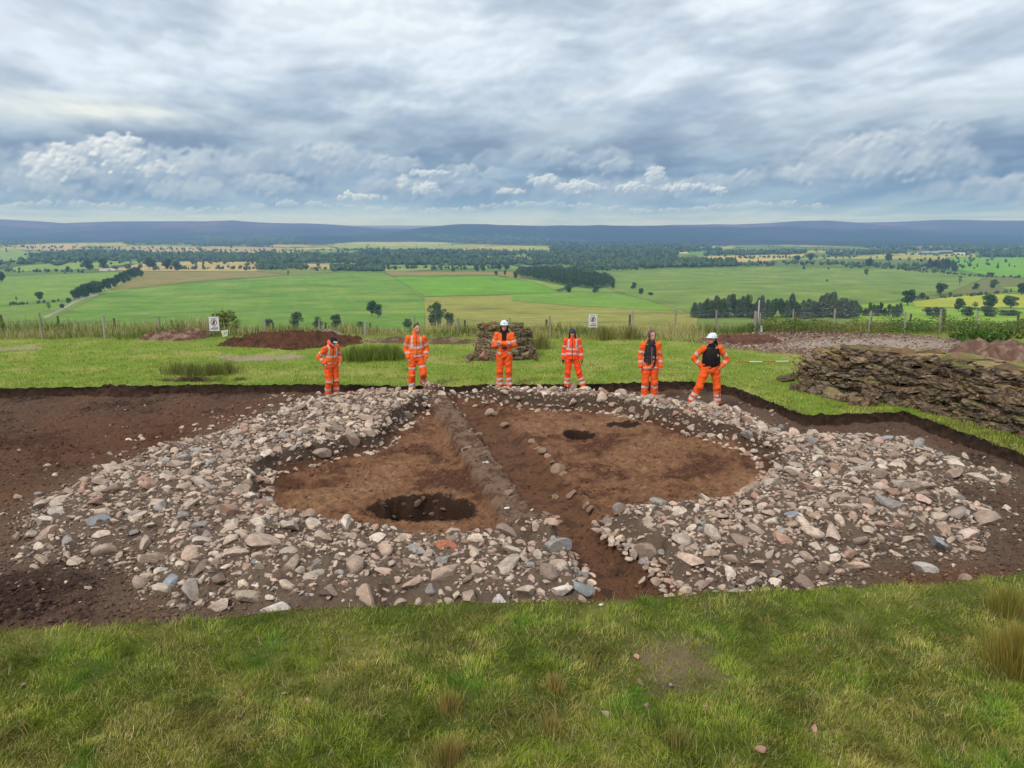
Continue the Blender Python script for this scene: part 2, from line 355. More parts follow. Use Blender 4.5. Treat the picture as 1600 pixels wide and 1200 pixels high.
def sky_mesh():
    Rr = 42000.
    fa = np.arange(-1.02, 1.0201, .0010); e1 = np.arange(-.045, .295, .0010); e2 = np.linspace(.296, .40, 8)
    el, az = np.meshgrid(e1, fa, indexing='ij'); c = sky_colours(az, el)
    top = np.repeat(c[-1:], len(e2), 0); k = smooth(.296, .40, e2)[:, None, None]; top = top * (1 - k) + s2l((210, 218, 227)) * k
    EL = np.concatenate([e1, e2]); CC = np.concatenate([c, top]); EE, AA = np.meshgrid(EL, fa, indexing='ij')
    def part(AA, EE, CC):
        X = Rr * np.sin(AA) * np.cos(EE); Y = Rr * np.cos(AA) * np.cos(EE); Z = Rr * np.sin(EE); return X, Y, Z
    # the rest of the ring repeats the front one mirrored, at a coarser step
    st = 12; ra = np.concatenate([fa[-1:], np.linspace(1.04, 2 * np.pi - 1.04, 300), 2 * np.pi + fa[:1]]); n = len(fa)
    tri = np.abs(((ra + 1.02) / 2.04) % 2 - 1); idx = np.clip(((1 - tri) * (n - 1)).astype(int), 0, n - 1); idx = np.where(np.arange(len(ra)) == 0, n - 1, idx); idx[-1] = 0
    rows = np.unique(np.r_[np.arange(0, len(EL), st), len(EL) - 1]); E2, A2 = np.meshgrid(EL[rows], ra, indexing='ij'); C2 = CC[rows][:, idx]
    m = bpy.data.materials.new('cloud light'); m.use_nodes = True; t = m.node_tree; t.nodes.clear(); N = NT(t)
    at = N.n('ShaderNodeAttribute', attribute_name='Col'); em = N.n('ShaderNodeEmission'); t.links.new(at.outputs['Color'], em.inputs[0]); o = N.n('ShaderNodeOutputMaterial'); t.links.new(em.outputs[0], o.inputs[0])
    try: m.cycles.emission_sampling = 'NONE'
    except Exception: pass
    v = []; f = []; cc = []; b = 0
    for (A_, E_, C_) in ((AA, EE, CC), (A2, E2, C2)):
        X, Y, Z = part(A_, E_, C_); r, q = X.shape; i = np.arange(r * q).reshape(r, q) + b
        v.append(np.stack([X, Y, Z], -1).reshape(-1, 3)); f.append(np.stack([i[:-1, :-1], i[:-1, 1:], i[1:, 1:], i[1:, :-1]], -1).reshape(-1, 4)); cc.append(C_.reshape(-1, 3)); b += r * q
    tag(link('sky', mesh_np('sky', np.vstack(v), np.vstack(f), col=np.vstack(cc), mat=m)), 'overcast sky with layered grey cloud and white cumulus low down', None, kind='structure')
sky_mesh()
# ------------------------------------------------------------------ materials
def mat_attr(name, rough=.85, var=.25, vscale=20., bump=0., bscale=60., objcol=False, spec=.3, transl=0., bdist=.02, detail=5, dust=None):
    m = bpy.data.materials.new(name); m.use_nodes = True; t = m.node_tree; t.nodes.clear(); N = NT(t)
    o = N.n('ShaderNodeOutputMaterial'); b = N.n('ShaderNodeBsdfPrincipled'); t.links.new(b.outputs[0], o.inputs[0])
    a = N.n('ShaderNodeAttribute', attribute_name='Col').outputs['Color']
    if objcol:
        oi = N.n('ShaderNodeObjectInfo').outputs['Color']; a = N.mix(1.0, a, oi, 'MULTIPLY')
    if var > 0:
        ge = N.n('ShaderNodeNewGeometry').outputs['Position']
        n = N.noise(ge, vscale, detail, .6)
        k = N.m('MULTIPLY_ADD', N.m('SUBTRACT', n, .5), var * 4, 1.0); k = N.m('MAXIMUM', k, .15)
        a = N.mix(1.0, a, N.vec(k, k, k), 'MULTIPLY')
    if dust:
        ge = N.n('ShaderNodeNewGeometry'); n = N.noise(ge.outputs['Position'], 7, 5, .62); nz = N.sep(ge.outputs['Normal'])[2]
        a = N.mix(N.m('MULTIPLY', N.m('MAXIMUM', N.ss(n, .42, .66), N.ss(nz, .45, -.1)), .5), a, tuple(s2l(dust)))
    N.put(b.inputs['Base Color'], a); b.inputs['Roughness'].default_value = rough; b.inputs['Specular IOR Level'].default_value = spec
    if bump > 0:
        ge = N.n('ShaderNodeNewGeometry').outputs['Position']
        n = N.noise(ge, bscale, 6, .6)
        bn = N.n('ShaderNodeBump'); bn.inputs['Strength'].default_value = bump; bn.inputs['Distance'].default_value = bdist
        t.links.new(n, bn.inputs['Height']); t.links.new(bn.outputs[0], b.inputs['Normal'])
    if transl > 0:
        tr = N.n('ShaderNodeBsdfTranslucent'); N.put(tr.inputs[0], a); mx = N.n('ShaderNodeMixShader'); mx.inputs[0].default_value = transl
        t.links.new(b.outputs[0], mx.inputs[1]); t.links.new(tr.outputs[0], mx.inputs[2]); t.links.new(mx.outputs[0], o.inputs[0])
    return m
M_ground = mat_attr('earth and turf', .95, .22, 26, .9, 55, bdist=.035, spec=.15)
M_field = mat_attr('pasture', .95, .16, .09, 0, spec=.05, detail=8)
M_hill = mat_attr('moorland', .95, .12, .004, 0, spec=.0)
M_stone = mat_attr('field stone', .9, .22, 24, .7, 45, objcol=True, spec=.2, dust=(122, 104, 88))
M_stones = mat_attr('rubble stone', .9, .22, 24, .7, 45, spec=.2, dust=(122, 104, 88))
M_crumb = mat_attr('soil crumbs', .95, .15, 40, 0, spec=.1)
M_grass = mat_attr('grass blades', .55, .06, 3, 0, transl=.28, spec=.25)
M_leaf = mat_attr('foliage', .7, .12, .9, 0, transl=.12, objcol=True, spec=.15)
M_bark = mat_attr('bark', .9, .15, 4, 0)
M_turf = mat_attr('cut turf', .95, .30, 26, .9, 42, objcol=True, bdist=.03, spec=.1)
M_wood = mat_attr('weathered wood', .85, .25, 14, .4, 30)
M_cloth = mat_attr('workwear fabric', .75, .07, 11, .5, 16, spec=.25, bdist=.03)
M_skin = mat_attr('skin', .55, .05, 40, 0, spec=.4)
M_hat = mat_attr('helmet plastic', .3, .02, 20, 0, spec=.5)
M_plain = mat_attr('painted board', .5, .03, 8, 0, spec=.4)
M_wall = mat_attr('building walls', .8, .1, .3, 0)
# ------------------------------------------------------------------ ground
col = lambda r, g, b: s2l((r, g, b))
def lerp(a, b, t): return a + (b - a) * t[..., None]
def ground_color(x, y, F):
    z, g, ring, fl, rd, ch, pit, sg, tr = F
    n1 = fbm(x * .6, y * .6, 4, 51.) + .0; n2 = fbm(x * 3., y * 3., 4, 53.); n3 = fbm(x * 12., y * 12., 3, 57., .7)
    soil = np.zeros(x.shape + (3,)) + col(100, 78, 64)
    soil = lerp(soil, col(112, 80, 60), smooth(.0, .55, n1 + .25 * n2))
    soil = lerp(soil, col(66, 49, 41), smooth(.05, .5, -n1 + .5 * n2))
    soil = lerp(soil, col(140, 118, 98), smooth(.2, .8, n3 + .3 * n2) * .7)
    # stripped subsoil on the left behind is redder, the trampled gravel spread on the far left greyer
    lft = np.exp(-((x + 7) / 4.) ** 2 - ((y - 15.5) / 3.) ** 2); soil = lerp(soil, col(110, 70, 47), lft * .55)
    gv = smooth(-.9, .1, ring) * (1 - smooth(.0, .3, ring)) * smooth(-.3, .4, n1 + .5); soil = lerp(soil, col(122, 106, 90), gv * .6)
    rgt = smooth(3.5, 6.0, x) * smooth(15, 17, y); soil = lerp(soil, col(104, 86, 74), rgt * .5)
    dirt = np.zeros_like(soil) + col(116, 99, 84)
    dirt = lerp(dirt, col(90, 74, 62), smooth(0, .5, n2)); dirt = lerp(dirt, col(140, 122, 106), smooth(.2, .8, n3) * .7)
    dirt = lerp(dirt, col(126, 106, 92), smooth(-.2, .5, n1) * .35)
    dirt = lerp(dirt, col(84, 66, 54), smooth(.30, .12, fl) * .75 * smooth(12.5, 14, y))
    soil = soil * .88; dirt = dirt * .90
    c = lerp(soil, dirt, smooth(-.05, .2, ring))
    flc = np.zeros_like(soil) + col(130, 94, 68)
    flc = lerp(flc, col(92, 61, 45), smooth(-.1, .4, n1 + .6 * n2)); flc = lerp(flc, col(146, 112, 82), smooth(.1, .6, -n1 + .4 * n2) * .8)
    flc = lerp(flc, col(84, 60, 46), smooth(.15, .8, n3 + .3 * n2) * .7); flc = lerp(flc, col(178, 140, 104), smooth(.25, .9, -n3 + .3 * n2) * .5)
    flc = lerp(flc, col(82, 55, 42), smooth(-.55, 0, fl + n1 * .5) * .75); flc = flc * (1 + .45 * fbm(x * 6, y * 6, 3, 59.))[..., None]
    gap = smooth(11.0, 9.8, y) * smooth(.2, .5, x); flc = lerp(flc, col(96, 66, 50), gap * .7)
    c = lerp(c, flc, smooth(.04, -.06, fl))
    chc = lerp(np.zeros_like(soil) + col(108, 76, 56), col(82, 60, 47), smooth(0, .4, n2)); c = lerp(c, chc, smooth(.04, -.08, ch) * .85 * smooth(.02, -.1, fl))
    rc = lerp(np.zeros_like(soil) + col(128, 104, 86), col(94, 71, 56), smooth(-.2, .4, n2 + n3 * .8)); c = lerp(c, rc, smooth(.34, .22, rd))
    c = lerp(c, col(44, 32, 26), smooth(.2, .9, pit) * np.where(y > 14, .92, .85))  # shade inside the pits painted into the soil colour, along with dark fill
    gr = np.zeros_like(soil) + col(86, 96, 40)
    gr = lerp(gr, col(126, 124, 66), smooth(-.05, .5, n1)); gr = lerp(gr, col(66, 86, 34), smooth(.0, .5, n2) * .6)
    bk = smooth(14, 18, y); gr = lerp(gr, lerp(np.zeros_like(soil) + col(122, 146, 56), col(152, 158, 82), smooth(-.1, .45, n1)), bk)
    rough = smooth(28, 30, y); gr = lerp(gr, col(112, 118, 62), rough * .7)
    spo = lerp(np.zeros_like(soil) + col(104, 78, 62), col(150, 126, 108), smooth(0, .5, n2 + n3 * .5))
    px, py = proj(x, y, GZ)
    grv = np.exp(-((px - 1365) / 150.) ** 2 - ((py - 541) / 9.) ** 2) * (1 + .8 * n3 + .5 * n2); spo = lerp(spo, col(164, 150, 136), np.clip(grv * 1.4, 0, 1))
    gr = lerp(gr, spo, sg)
    for (p, a, b, dep) in BACKCUTS:
        cx, cy = unproj(p[0], p[1], GZ); r = np.sqrt(((x - cx) / a) ** 2 + ((y - cy) / b) ** 2)
        gr = lerp(gr, col(160, 142, 126) if dep < .2 else col(72, 56, 45), smooth(1.1, .9, r))
    bare = np.exp(-((x - 1.55) / .42) ** 2 - ((y - 6.75) / .5) ** 2); gr = lerp(gr, col(126, 108, 84), np.clip(bare * 1.3 + n2 * .3, 0, 1) * (bare > .2))
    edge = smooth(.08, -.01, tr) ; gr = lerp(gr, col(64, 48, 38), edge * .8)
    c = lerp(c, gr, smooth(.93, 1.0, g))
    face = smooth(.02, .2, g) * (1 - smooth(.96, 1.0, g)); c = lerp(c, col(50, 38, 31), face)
    return c
pys = np.concatenate([np.linspace(1330, 1180, 40, endpoint=False), np.linspace(1180, 640, 560, endpoint=False), np.linspace(640, 595, 90, endpoint=False), np.linspace(595, 490, 150, endpoint=False)])
_, yy = unproj(800., pys, 0.0); yy = np.array(yy); yy = np.append(yy[yy < 38], 38.0)
tt = np.linspace(-.86, .86, 1250)
Yg, Tg = np.meshgrid(yy, tt, indexing='ij'); Xg = (Yg + 2.5) * Tg
F = Hfull(Xg, Yg)
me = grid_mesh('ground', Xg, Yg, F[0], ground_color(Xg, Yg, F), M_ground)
tag(link('ground', me), 'turf and stripped brown soil of the dig site', None, kind='structure')
# cut section of the trench: the dark vertical face under the turf
def section():
    P = []
    for i in range(len(TRENCH)):
        a, b = TRENCH[i], TRENCH[(i + 1) % len(TRENCH)]
        if min(a[1], b[1]) < 11.6 or abs(a[0]) > 24 and abs(b[0]) > 24: continue
        n = max(2, int(np.hypot(*(b - a)) / .04)); t = np.linspace(0, 1, n, endpoint=False)[:, None]; P.append(a + (b - a) * t)
    P = np.vstack(P); P = P[(np.abs(P[:, 0]) < P[:, 1] * .85)]
    P = P[np.argsort(-P[:, 0])] if False else P
    e = .5; gx_ = sdist(TRENCH, P[:, 0] + .05, P[:, 1]) - sdist(TRENCH, P[:, 0] - .05, P[:, 1]); gy_ = sdist(TRENCH, P[:, 0], P[:, 1] + .05) - sdist(TRENCH, P[:, 0], P[:, 1] - .05)
    nn = np.stack([gx_, gy_], 1); nn /= np.linalg.norm(nn, axis=1)[:, None] + 1e-9; rows = 7; V_, C_ = [], []
    for k in range(rows):
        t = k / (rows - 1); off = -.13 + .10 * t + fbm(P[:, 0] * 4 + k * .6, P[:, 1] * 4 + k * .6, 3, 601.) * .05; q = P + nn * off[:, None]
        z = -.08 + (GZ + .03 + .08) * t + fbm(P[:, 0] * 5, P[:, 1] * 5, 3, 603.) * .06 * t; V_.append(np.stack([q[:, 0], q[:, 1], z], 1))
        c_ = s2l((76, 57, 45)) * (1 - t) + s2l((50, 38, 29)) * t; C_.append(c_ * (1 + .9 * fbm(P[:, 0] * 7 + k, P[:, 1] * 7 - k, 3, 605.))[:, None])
    n = len(P); ok = np.hypot(*(P[1:] - P[:-1]).T) < .2; f = [(k * n + i, k * n + i + 1, (k + 1) * n + i + 1, (k + 1) * n + i) for k in range(rows - 1) for i in range(n - 1) if ok[i]]
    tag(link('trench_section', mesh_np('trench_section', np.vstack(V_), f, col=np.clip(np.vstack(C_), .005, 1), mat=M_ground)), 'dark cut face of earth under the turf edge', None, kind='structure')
section()
# ------------------------------------------------------------------ valley fields
FIELDS = [ # picture outline, colour, stripes
 ([(-300, 436), (0, 432), (185, 424), (192, 430), (110, 469), (0, 477), (-300, 480)], (116, 146, 70)),
 ([(-300, 481), (0, 479), (112, 470), (72, 500), (-300, 520)], (112, 142, 64)),
 ([(172, 453), (215, 432), (225, 424), (400, 424), (452, 429), (400, 433), (300, 440), (210, 450)], (134, 128, 82)),
 ([(155, 462), (210, 451), (300, 441), (400, 434), (452, 430), (540, 425), (598, 426), (620, 434), (672, 476), (662, 540), (60, 540), (80, 500)], (104, 142, 58)),
 ([(400, 424), (420, 420), (600, 423), (598, 425), (540, 424), (452, 428)], (120, 132, 70)),
 ([(600, 424), (830, 424), (830, 437), (775, 430), (612, 431)], (138, 130, 84)),
 ([(613, 432), (775, 431), (835, 441), (876, 457), (790, 460), (664, 463)], (106, 152, 46)),
 ([(664, 464), (790, 461), (876, 458), (960, 457), (1010, 465), (1090, 484), (1090, 540), (664, 540)], (142, 144, 76)),
 ([(800, 459), (900, 456), (960, 457), (1010, 468), (1060, 486), (900, 478), (800, 470)], (112, 148, 60)),
 ([(905, 430), (1000, 421), (1150, 418), (1210, 416), (1350, 419), (1420, 421), (1545, 432), (1480, 458), (1400, 470), (1340, 473), (1230, 476), (1085, 492), (1040, 476), (960, 455)], (112, 138, 70)),
 ([(1150, 407), (1330, 404), (1500, 406), (1490, 420), (1420, 420), (1350, 418), (1210, 415), (1150, 416)], (98, 118, 66)),
 ([(1480, 402), (1900, 400), (1900, 440), (1600, 434), (1545, 431), (1492, 420)], (108, 154, 56)),
 ([(1400, 469), (1480, 459), (1545, 433), (1700, 437), (1700, 455), (1560, 457), (1430, 469)], (110, 118, 70)),
 ([(1425, 471), (1500, 462), (1570, 459), (1700, 460), (1700, 482), (1430, 480)], (158, 168, 70)),
 ([(1335, 476), (1425, 471), (1430, 480), (1700, 483), (1700, 505), (1340, 505)], (126, 160, 58)),
 ([(1560, 448), (1700, 445), (1700, 458), (1590, 456)], (120, 156, 58)),
 ([(15, 384), (60, 381), (140, 383), (100, 392), (60, 391)], (170, 154, 126)),
 ([(160, 388), (280, 385), (330, 386), (300, 395), (200, 393)], (166, 152, 122)),
 ([(330, 384), (460, 388), (420, 395), (300, 396)], (160, 148, 118)),
 ([(510, 381), (600, 384), (700, 382), (760, 384), (680, 392), (540, 391)], (138, 152, 92)),
 ([(560, 378), (680, 378), (720, 381), (600, 384), (520, 381)], (150, 160, 100)),
 ([(790, 386), (855, 385), (852, 390), (800, 393)], (150, 160, 84)),
 ([(1050, 392), (1076, 392), (1076, 396), (1050, 396)], (200, 176, 150)),
 ([(1070, 402), (1110, 400), (1260, 396), (1270, 399), (1200, 408), (1090, 411)], (176, 164, 110)),
 ([(0, 395), (130, 396), (150, 404), (0, 408)], (120, 150, 90)),
 ([(180, 400), (400, 396), (430, 404), (200, 412)], (128, 154, 90)),
]
PALE = [(118, 142, 76), (104, 138, 66), (140, 150, 90), (172, 158, 112), (96, 124, 64), (126, 150, 76), (156, 158, 96), (88, 112, 62)]
WOODS = [ # far woods, picture outlines, height of trees in m
 ([(40, 400), (120, 394), (180, 393), (235, 396), (225, 408), (120, 408), (45, 404)], 15), ([(30, 408), (80, 406), (80, 411), (30, 413)], 14), ([(80, 413), (105, 405), (108, 411), (88, 416)], 14),
 ([(0, 378), (70, 377), (74, 381), (0, 384)], 18), ([(190, 378), (300, 379), (300, 382), (200, 383)], 18), ([(300, 378), (430, 381), (420, 386), (300, 384)], 18),
 ([(220, 398), (340, 396), (420, 402), (520, 403), (520, 408), (400, 409), (230, 408)], 15), ([(400, 396), (520, 399), (700, 398), (760, 403), (700, 409), (400, 412)], 16),
 ([(518, 419), (600, 419), (600, 424), (520, 424)], 15), ([(400, 414), (470, 415), (480, 420), (400, 421)], 12), ([(560, 405), (760, 407), (900, 409), (900, 414), (700, 415), (560, 413)], 14),
 ([(560, 392), (760, 394), (820, 396), (790, 400), (560, 398)], 18), ([(300, 368), (460, 372), (480, 382), (330, 380)], 20), ([(640, 366), (860, 372), (860, 383), (700, 378)], 20),
 ([(860, 378), (1100, 384), (1130, 392), (1000, 396), (860, 392)], 20), ([(820, 396), (900, 394), (1060, 392), (1060, 402), (900, 406), (830, 404)], 16),
 ([(890, 408), (1000, 404), (1070, 406), (1150, 408), (1150, 416), (1000, 419), (900, 422)], 15),
 ([(806, 428), (840, 420), (900, 428), (950, 438), (960, 447), (930, 452), (880, 446), (850, 440), (815, 434)], 11),
 ([(1100, 395), (1260, 393), (1260, 397), (1100, 400)], 16), ([(1290, 396), (1400, 392), (1420, 396), (1300, 400)], 16), ([(1340, 387), (1600, 386), (1900, 386), (1900, 398), (1560, 399), (1430, 392)], 17),
 ([(1520, 399), (1900, 396), (1900, 402), (1540, 402)], 14),
]
FPOLY = [(np.array(p, float), c) for p, c in FIELDS]
def px_sd(poly, px, py): return sdist(np.array(poly, float), px, py)
def field_color(x, y, z):
    px, py = proj(x, y, z)       # outlines were surveyed in the picture; the colour stays on the land
    n1 = fbm(x / 60., y / 60., 4, 71.); n2 = fbm(x / 9., y / 9., 3, 73.)
    # patchwork by nearest seed
    rs = np.random.default_rng(5); ns = 900
    sx = rs.uniform(-9000, 9000, ns); sy = rs.uniform(1000, 9500, ns)
    ca, sa = math.cos(.5), math.sin(.5); k = np.full(x.size, 1e18); idx = np.zeros(x.size, int); xr = x.ravel(); yr = y.ravel()
    m = yr > 900
    xm, ym = xr[m], yr[m]; km = np.full(xm.size, 1e18); im = np.zeros(xm.size, int); k2 = np.full(xm.size, 1e18)
    for i in range(ns):
        dx, dy = xm - sx[i], ym - sy[i]; d = (dx * ca + dy * sa) ** 2 * .5 + (-dx * sa + dy * ca) ** 2
        b = d < km; k2 = np.where(b, km, np.minimum(k2, d)); im[b] = i; km[b] = d[b]
    idx[m] = im
    pc = s2l(PALE)[rs.integers(0, len(PALE), ns)]
    c = pc[idx].reshape(x.shape + (3,))
    hedge = np.zeros(x.size); hedge[m] = smooth(16, 5, np.sqrt(k2) - np.sqrt(km)); hedge = hedge.reshape(x.shape)
    c = lerp(c, col(58, 74, 46), hedge * .9)
    c = np.where((y < 900)[..., None], col(112, 134, 68), c)
    # moor
    q = fbm(x / 900., y / 900., 4, 81.); q2 = fbm(x / 260., y / 400., 4, 83.)
    moor = lerp(np.zeros_like(c) + col(62, 60, 84), col(98, 84, 104), smooth(-.1, .5, q)); moor = lerp(moor, col(54, 66, 52), smooth(.05, .45, q2) * .6)
    moor = lerp(moor, col(42, 60, 46), smooth(8400, 6200, y) * smooth(-.45, .25, q + .2))
    pxm = 800 + FPX / CP * x / np.maximum(y, 1); hw = smooth(0, 600, y + q * 700 - np.interp(pxm, [0, 350, 520, 900, 1250, 1600], [5000, 4700, 4300, 3700, 3500, 3600])); c = lerp(c, moor, hw)
    for i, (p, cc) in enumerate(FPOLY):
        d = sdist(p, px, py); cc = s2l(cc)
        c = lerp(c, cc, smooth(.4, -.4, d))
        if p[:, 1].max() > 420: c = lerp(c, col(74, 92, 48), .6 * smooth(.9, .2, np.abs(d)))
        if i == 3:
            st = np.sin((x * .55 + y * .16) / 2.6) * .5 + .5
            st = smooth(.8, 1.0, st) * smooth(-60, -100, x) ; c = lerp(c, col(124, 150, 74), st * smooth(0, -3, d) * .3)
        if i in (3, 9, 7):
            c = lerp(c, col(140, 142, 84), smooth(.0, .6, n1) * .45 * smooth(0, -2, d))
            c = lerp(c, col(84, 112, 50), smooth(.1, .6, -n1 + .3 * n2) * .4 * smooth(0, -2, d))
    c = lerp(c, col(72, 84, 46), .6 * smooth(.15, .5, n2) * np.exp(-((px - 440) / 26.) ** 2 - ((py - 454) / 3.) ** 2))
    rd = ldist(np.array([(70, 496), (95, 484), (112, 474), (130, 466), (152, 460)], float), px, py)
    c = lerp(c, col(150, 152, 150), smooth(2.2, .8, rd))
    for p, hgt in WOODS: c = lerp(c, col(70, 92, 56), smooth(.6, -.2, px_sd(p, px, py)) * .75)
    c = c * (1 + .20 * n1 + .14 * n2)[..., None] * np.array([1.04, .98, .82])
    return np.clip(c, .005, 1)
def valley(name, ys, nc, mat, label):
    tt = np.linspace(-1.0, 1.0, nc); Y, Tt = np.meshgrid(ys, tt, indexing='ij'); X = Y * Tt; Z = T(X, Y)
    if ys[0] < 40:   # meets the near ground
        Z[0] = np.interp(X[0], Xg[-1], F[0][-1])
    o = link(name, grid_mesh(name, X, Y, Z, field_color(X, Y, Z), mat)); tag(o, label, None, kind='structure'); return o
inv = 1 / np.linspace(1 / 400., 1 / 5200., 520)
valley('valley_fields', np.concatenate([np.linspace(38, 400, 70, endpoint=False), inv]), 1300, M_field, 'green and straw coloured farm fields of the valley')
valley('moorland_hills', np.concatenate([np.linspace(5200, 9800, 170), np.linspace(9900, 20000, 60)]), 900, M_hill, 'long purple and blue heather moor hills on the horizon')
# ------------------------------------------------------------------ stones
def rock(sub, seed):
    r = np.random.default_rng(seed); v, f = ICO[sub]; v = v.copy()
    for _ in range(r.integers(8, 13)):
        n = r.normal(size=3); n /= np.linalg.norm(n); d = r.uniform(.42, .82)
        t = v @ n; k = t > d; v[k] -= np.outer(t[k] - d, n)
    v += (r.normal(size=v.shape) * .006)
    v *= (1, r.uniform(.48, .85), r.uniform(.36, .62)); v /= np.abs(v[:, :2]).max()
    return v, f
BIGR = [rock(3, 100 + i) for i in range(26)]; SMLR = [rock(2, 300 + i) for i in range(20)]; TINY = [rock(1, 500 + i) for i in range(12)]
SCOL = [(206, 186, 164), (190, 168, 150), (180, 156, 138), (216, 200, 182), (198, 170, 150), (168, 146, 130), (186, 172, 158), (146, 126, 112), (210, 188, 168)]
PINK = [(190, 156, 136), (176, 136, 116), (198, 166, 148)]; BLUE = [(152, 150, 147), (138, 136, 134), (164, 163, 160)]
def stone_col():
    q = random.random()
    c = random.choice(SCOL if q < .84 else PINK if q < .93 else BLUE); k = random.uniform(.85, 1.2)
    c = np.array(c) * .85 + np.array((180, 162, 146)) * .15; return tuple(np.clip(s2l(c) * k, 0, .75)), ('pale' if q < .84 else 'pink' if q < .93 else 'blue-grey')
def rotm(seed=None):
    e = Matrix.Rotation(random.uniform(0, 6.28), 3, 'Z') @ Matrix.Rotation(random.gauss(0, .38), 3, 'X') @ Matrix.Rotation(random.gauss(0, .38), 3, 'Y')
    return e
stones = []   # x, y, r
cell = {}
def free(x, y, r, k):
    cx, cy = int(x / .35), int(y / .35)
    for a in (cx - 1, cx, cx + 1):
        for b in (cy - 1, cy, cy + 1):
            for (u, v, q) in cell.get((a, b), ()):
                if (u - x) ** 2 + (v - y) ** 2 < ((q + r) * k) ** 2: return False
    return True
def put_stone(x, y, r, c=None):
    cell.setdefault((int(x / .35), int(y / .35)), []).append((x, y, r)); stones.append([x, y, r, c])
SPECIAL = [ # px, py, radius m, colour, words
 ((698, 858), .24, (186, 118, 88), 'large orange-red slab in the middle of the near rubble arc'),
 ((636, 842), .26, (206, 178, 152), 'wide cream boulder on the inner edge behind the big pit'),
 ((428, 932), .24, (216, 206, 194), 'biggest white boulder at the turf edge on the left'),
 ((392, 916), .19, (178, 164, 142), 'round tan boulder beside the biggest white boulder'),
 ((781, 926), .20, (206, 200, 194), 'cracked pale grey boulder touching the front turf'),
 ((874, 912), .17, (224, 212, 198), 'rounded white boulder near the gap corner'),
 ((908, 908), .17, (142, 148, 146), 'square grey green block at the corner of the gap'),
 ((529, 812), .16, (156, 166, 172), 'bluish angular stone at the inner edge behind the pit'),
 ((970, 798), .15, (152, 142, 132), 'upright grey block at the start of the right bank'),
 ((1234, 806), .14, (150, 160, 172), 'smooth blue stone alone in the middle of right bank'),
 ((1468, 832), .22, (168, 172, 176), 'large flat blue-grey slab at the right rim'),
 ((1516, 812), .18, (214, 190, 176), 'pointed pink white stone standing at the right rim'),
 ((1300, 826), .22, (204, 180, 164), 'long banded pink slab in the right bank'),
 ((1452, 860), .22, (196, 188, 178), 'thin grey slab jutting over the dark hollow'),
 ((1340, 862), .17, (206, 180, 156), 'knobbly cream stone over the dark front hollow'),
 ((872, 735), .17, (150, 126, 106), 'rounded brown boulder on the kerb of the channel'),
 ((848, 708), .15, (140, 116, 98), 'brown stone at the far end of channel kerb'),
 ((1062, 914), .19, (150, 108, 84), 'flat rusty brown slab at the foot of right bank'),
 ((1004, 904), .09, (186, 166, 148), 'lone round stone in the soil of the gap'),
 ((1386, 686), .20, (160, 158, 156), 'high grey boulder at the outer edge of right bank'),
 ((154, 816), .17, (140, 148, 156), 'oblong blue stone in the left rubble spread'),
 ((68, 830), .17, (212, 200, 186), 'isolated white stone at the left rim'),
 ((62, 862), .16, (206, 192, 172), 'lone flat white stone in the soil lower left'),
 ((92, 797), .19, (178, 168, 158), 'large rough grey stone on the far left of spread'),
 ((270, 888), .17, (154, 166, 176), 'blue-grey boulder near the left front corner'),
 ((248, 898), .20, (190, 176, 158), 'long tan slab at the left front corner of rubble'),
]
for p, r, c, w in SPECIAL:
    x, y = unproj(p[0], p[1], .25 if p[0] not in (1004, 62, 68, 872, 848) else .0); put_stone(float(x), float(y), r, (tuple(s2l(c)), w))
cand = 170000
cx_ = rng.uniform(-13, 12.5, cand); cy_ = rng.uniform(8.2, 20.5, cand)
Fc = Hfull(cx_, cy_); zc, gc, ringc, flc_, rdc, chc_, pitc, sgc, trc = Fc
pxc, pyc = proj(cx_, cy_, zc)
dn = fbm(cx_ * .9, cy_ * .9, 3, 91.)
bankm = (ringc > -.02) & (flc_ > -.01) & (gc < .1) & (pitc < .1)
out = (ringc > -1.3) & (ringc < 0) & (flc_ > .1) & (gc < .05)
for size_lo, size_hi, sep, n0, n1_, thr in ((.19, .25, 1.6, 88000, 92000, .05), (.13, .19, .95, 0, 9000, .0), (.085, .13, .84, 9000, 26000, -.25), (.055, .085, .76, 26000, 70000, -.7), (.030, .055, .74, 70000, 170000, -1.0)):
    for i in range(n0, n1_):
        r = random.uniform(size_lo, size_hi)
        if size_lo > .18 and (cy_[i] > 13 or random.random() < .75): continue
        if size_lo > .12 and cy_[i] > 13 and cx_[i] < 0 and random.random() < .8: continue
        bald = .9 * float(smooth(250, 90, pxc[i])) + math.exp(-((pxc[i] - 1395) / 75.) ** 2 - ((pyc[i] - 735) / 24.) ** 2) + .8 * math.exp(-((pxc[i] - 490) / 60.) ** 2 - ((pyc[i] - 855) / 16.) ** 2) + .7 * math.exp(-((pxc[i] - 330) / 70.) ** 2 - ((pyc[i] - 840) / 14.) ** 2)
        if random.random() < bald * .9: continue
        ok = bankm[i] and (dn[i] * -1 + random.uniform(-.25, .25) > thr - .36)
        if not ok and bankm[i]: ok = random.random() < .35
        if not ok and out[i]: ok = random.random() < (.045 if cx_[i] < -5 else .015) * math.exp(ringc[i] * 1.2) * 1.5 and r < .12
        if ok and free(cx_[i], cy_[i], r, sep): put_stone(float(cx_[i]), float(cy_[i]), r)
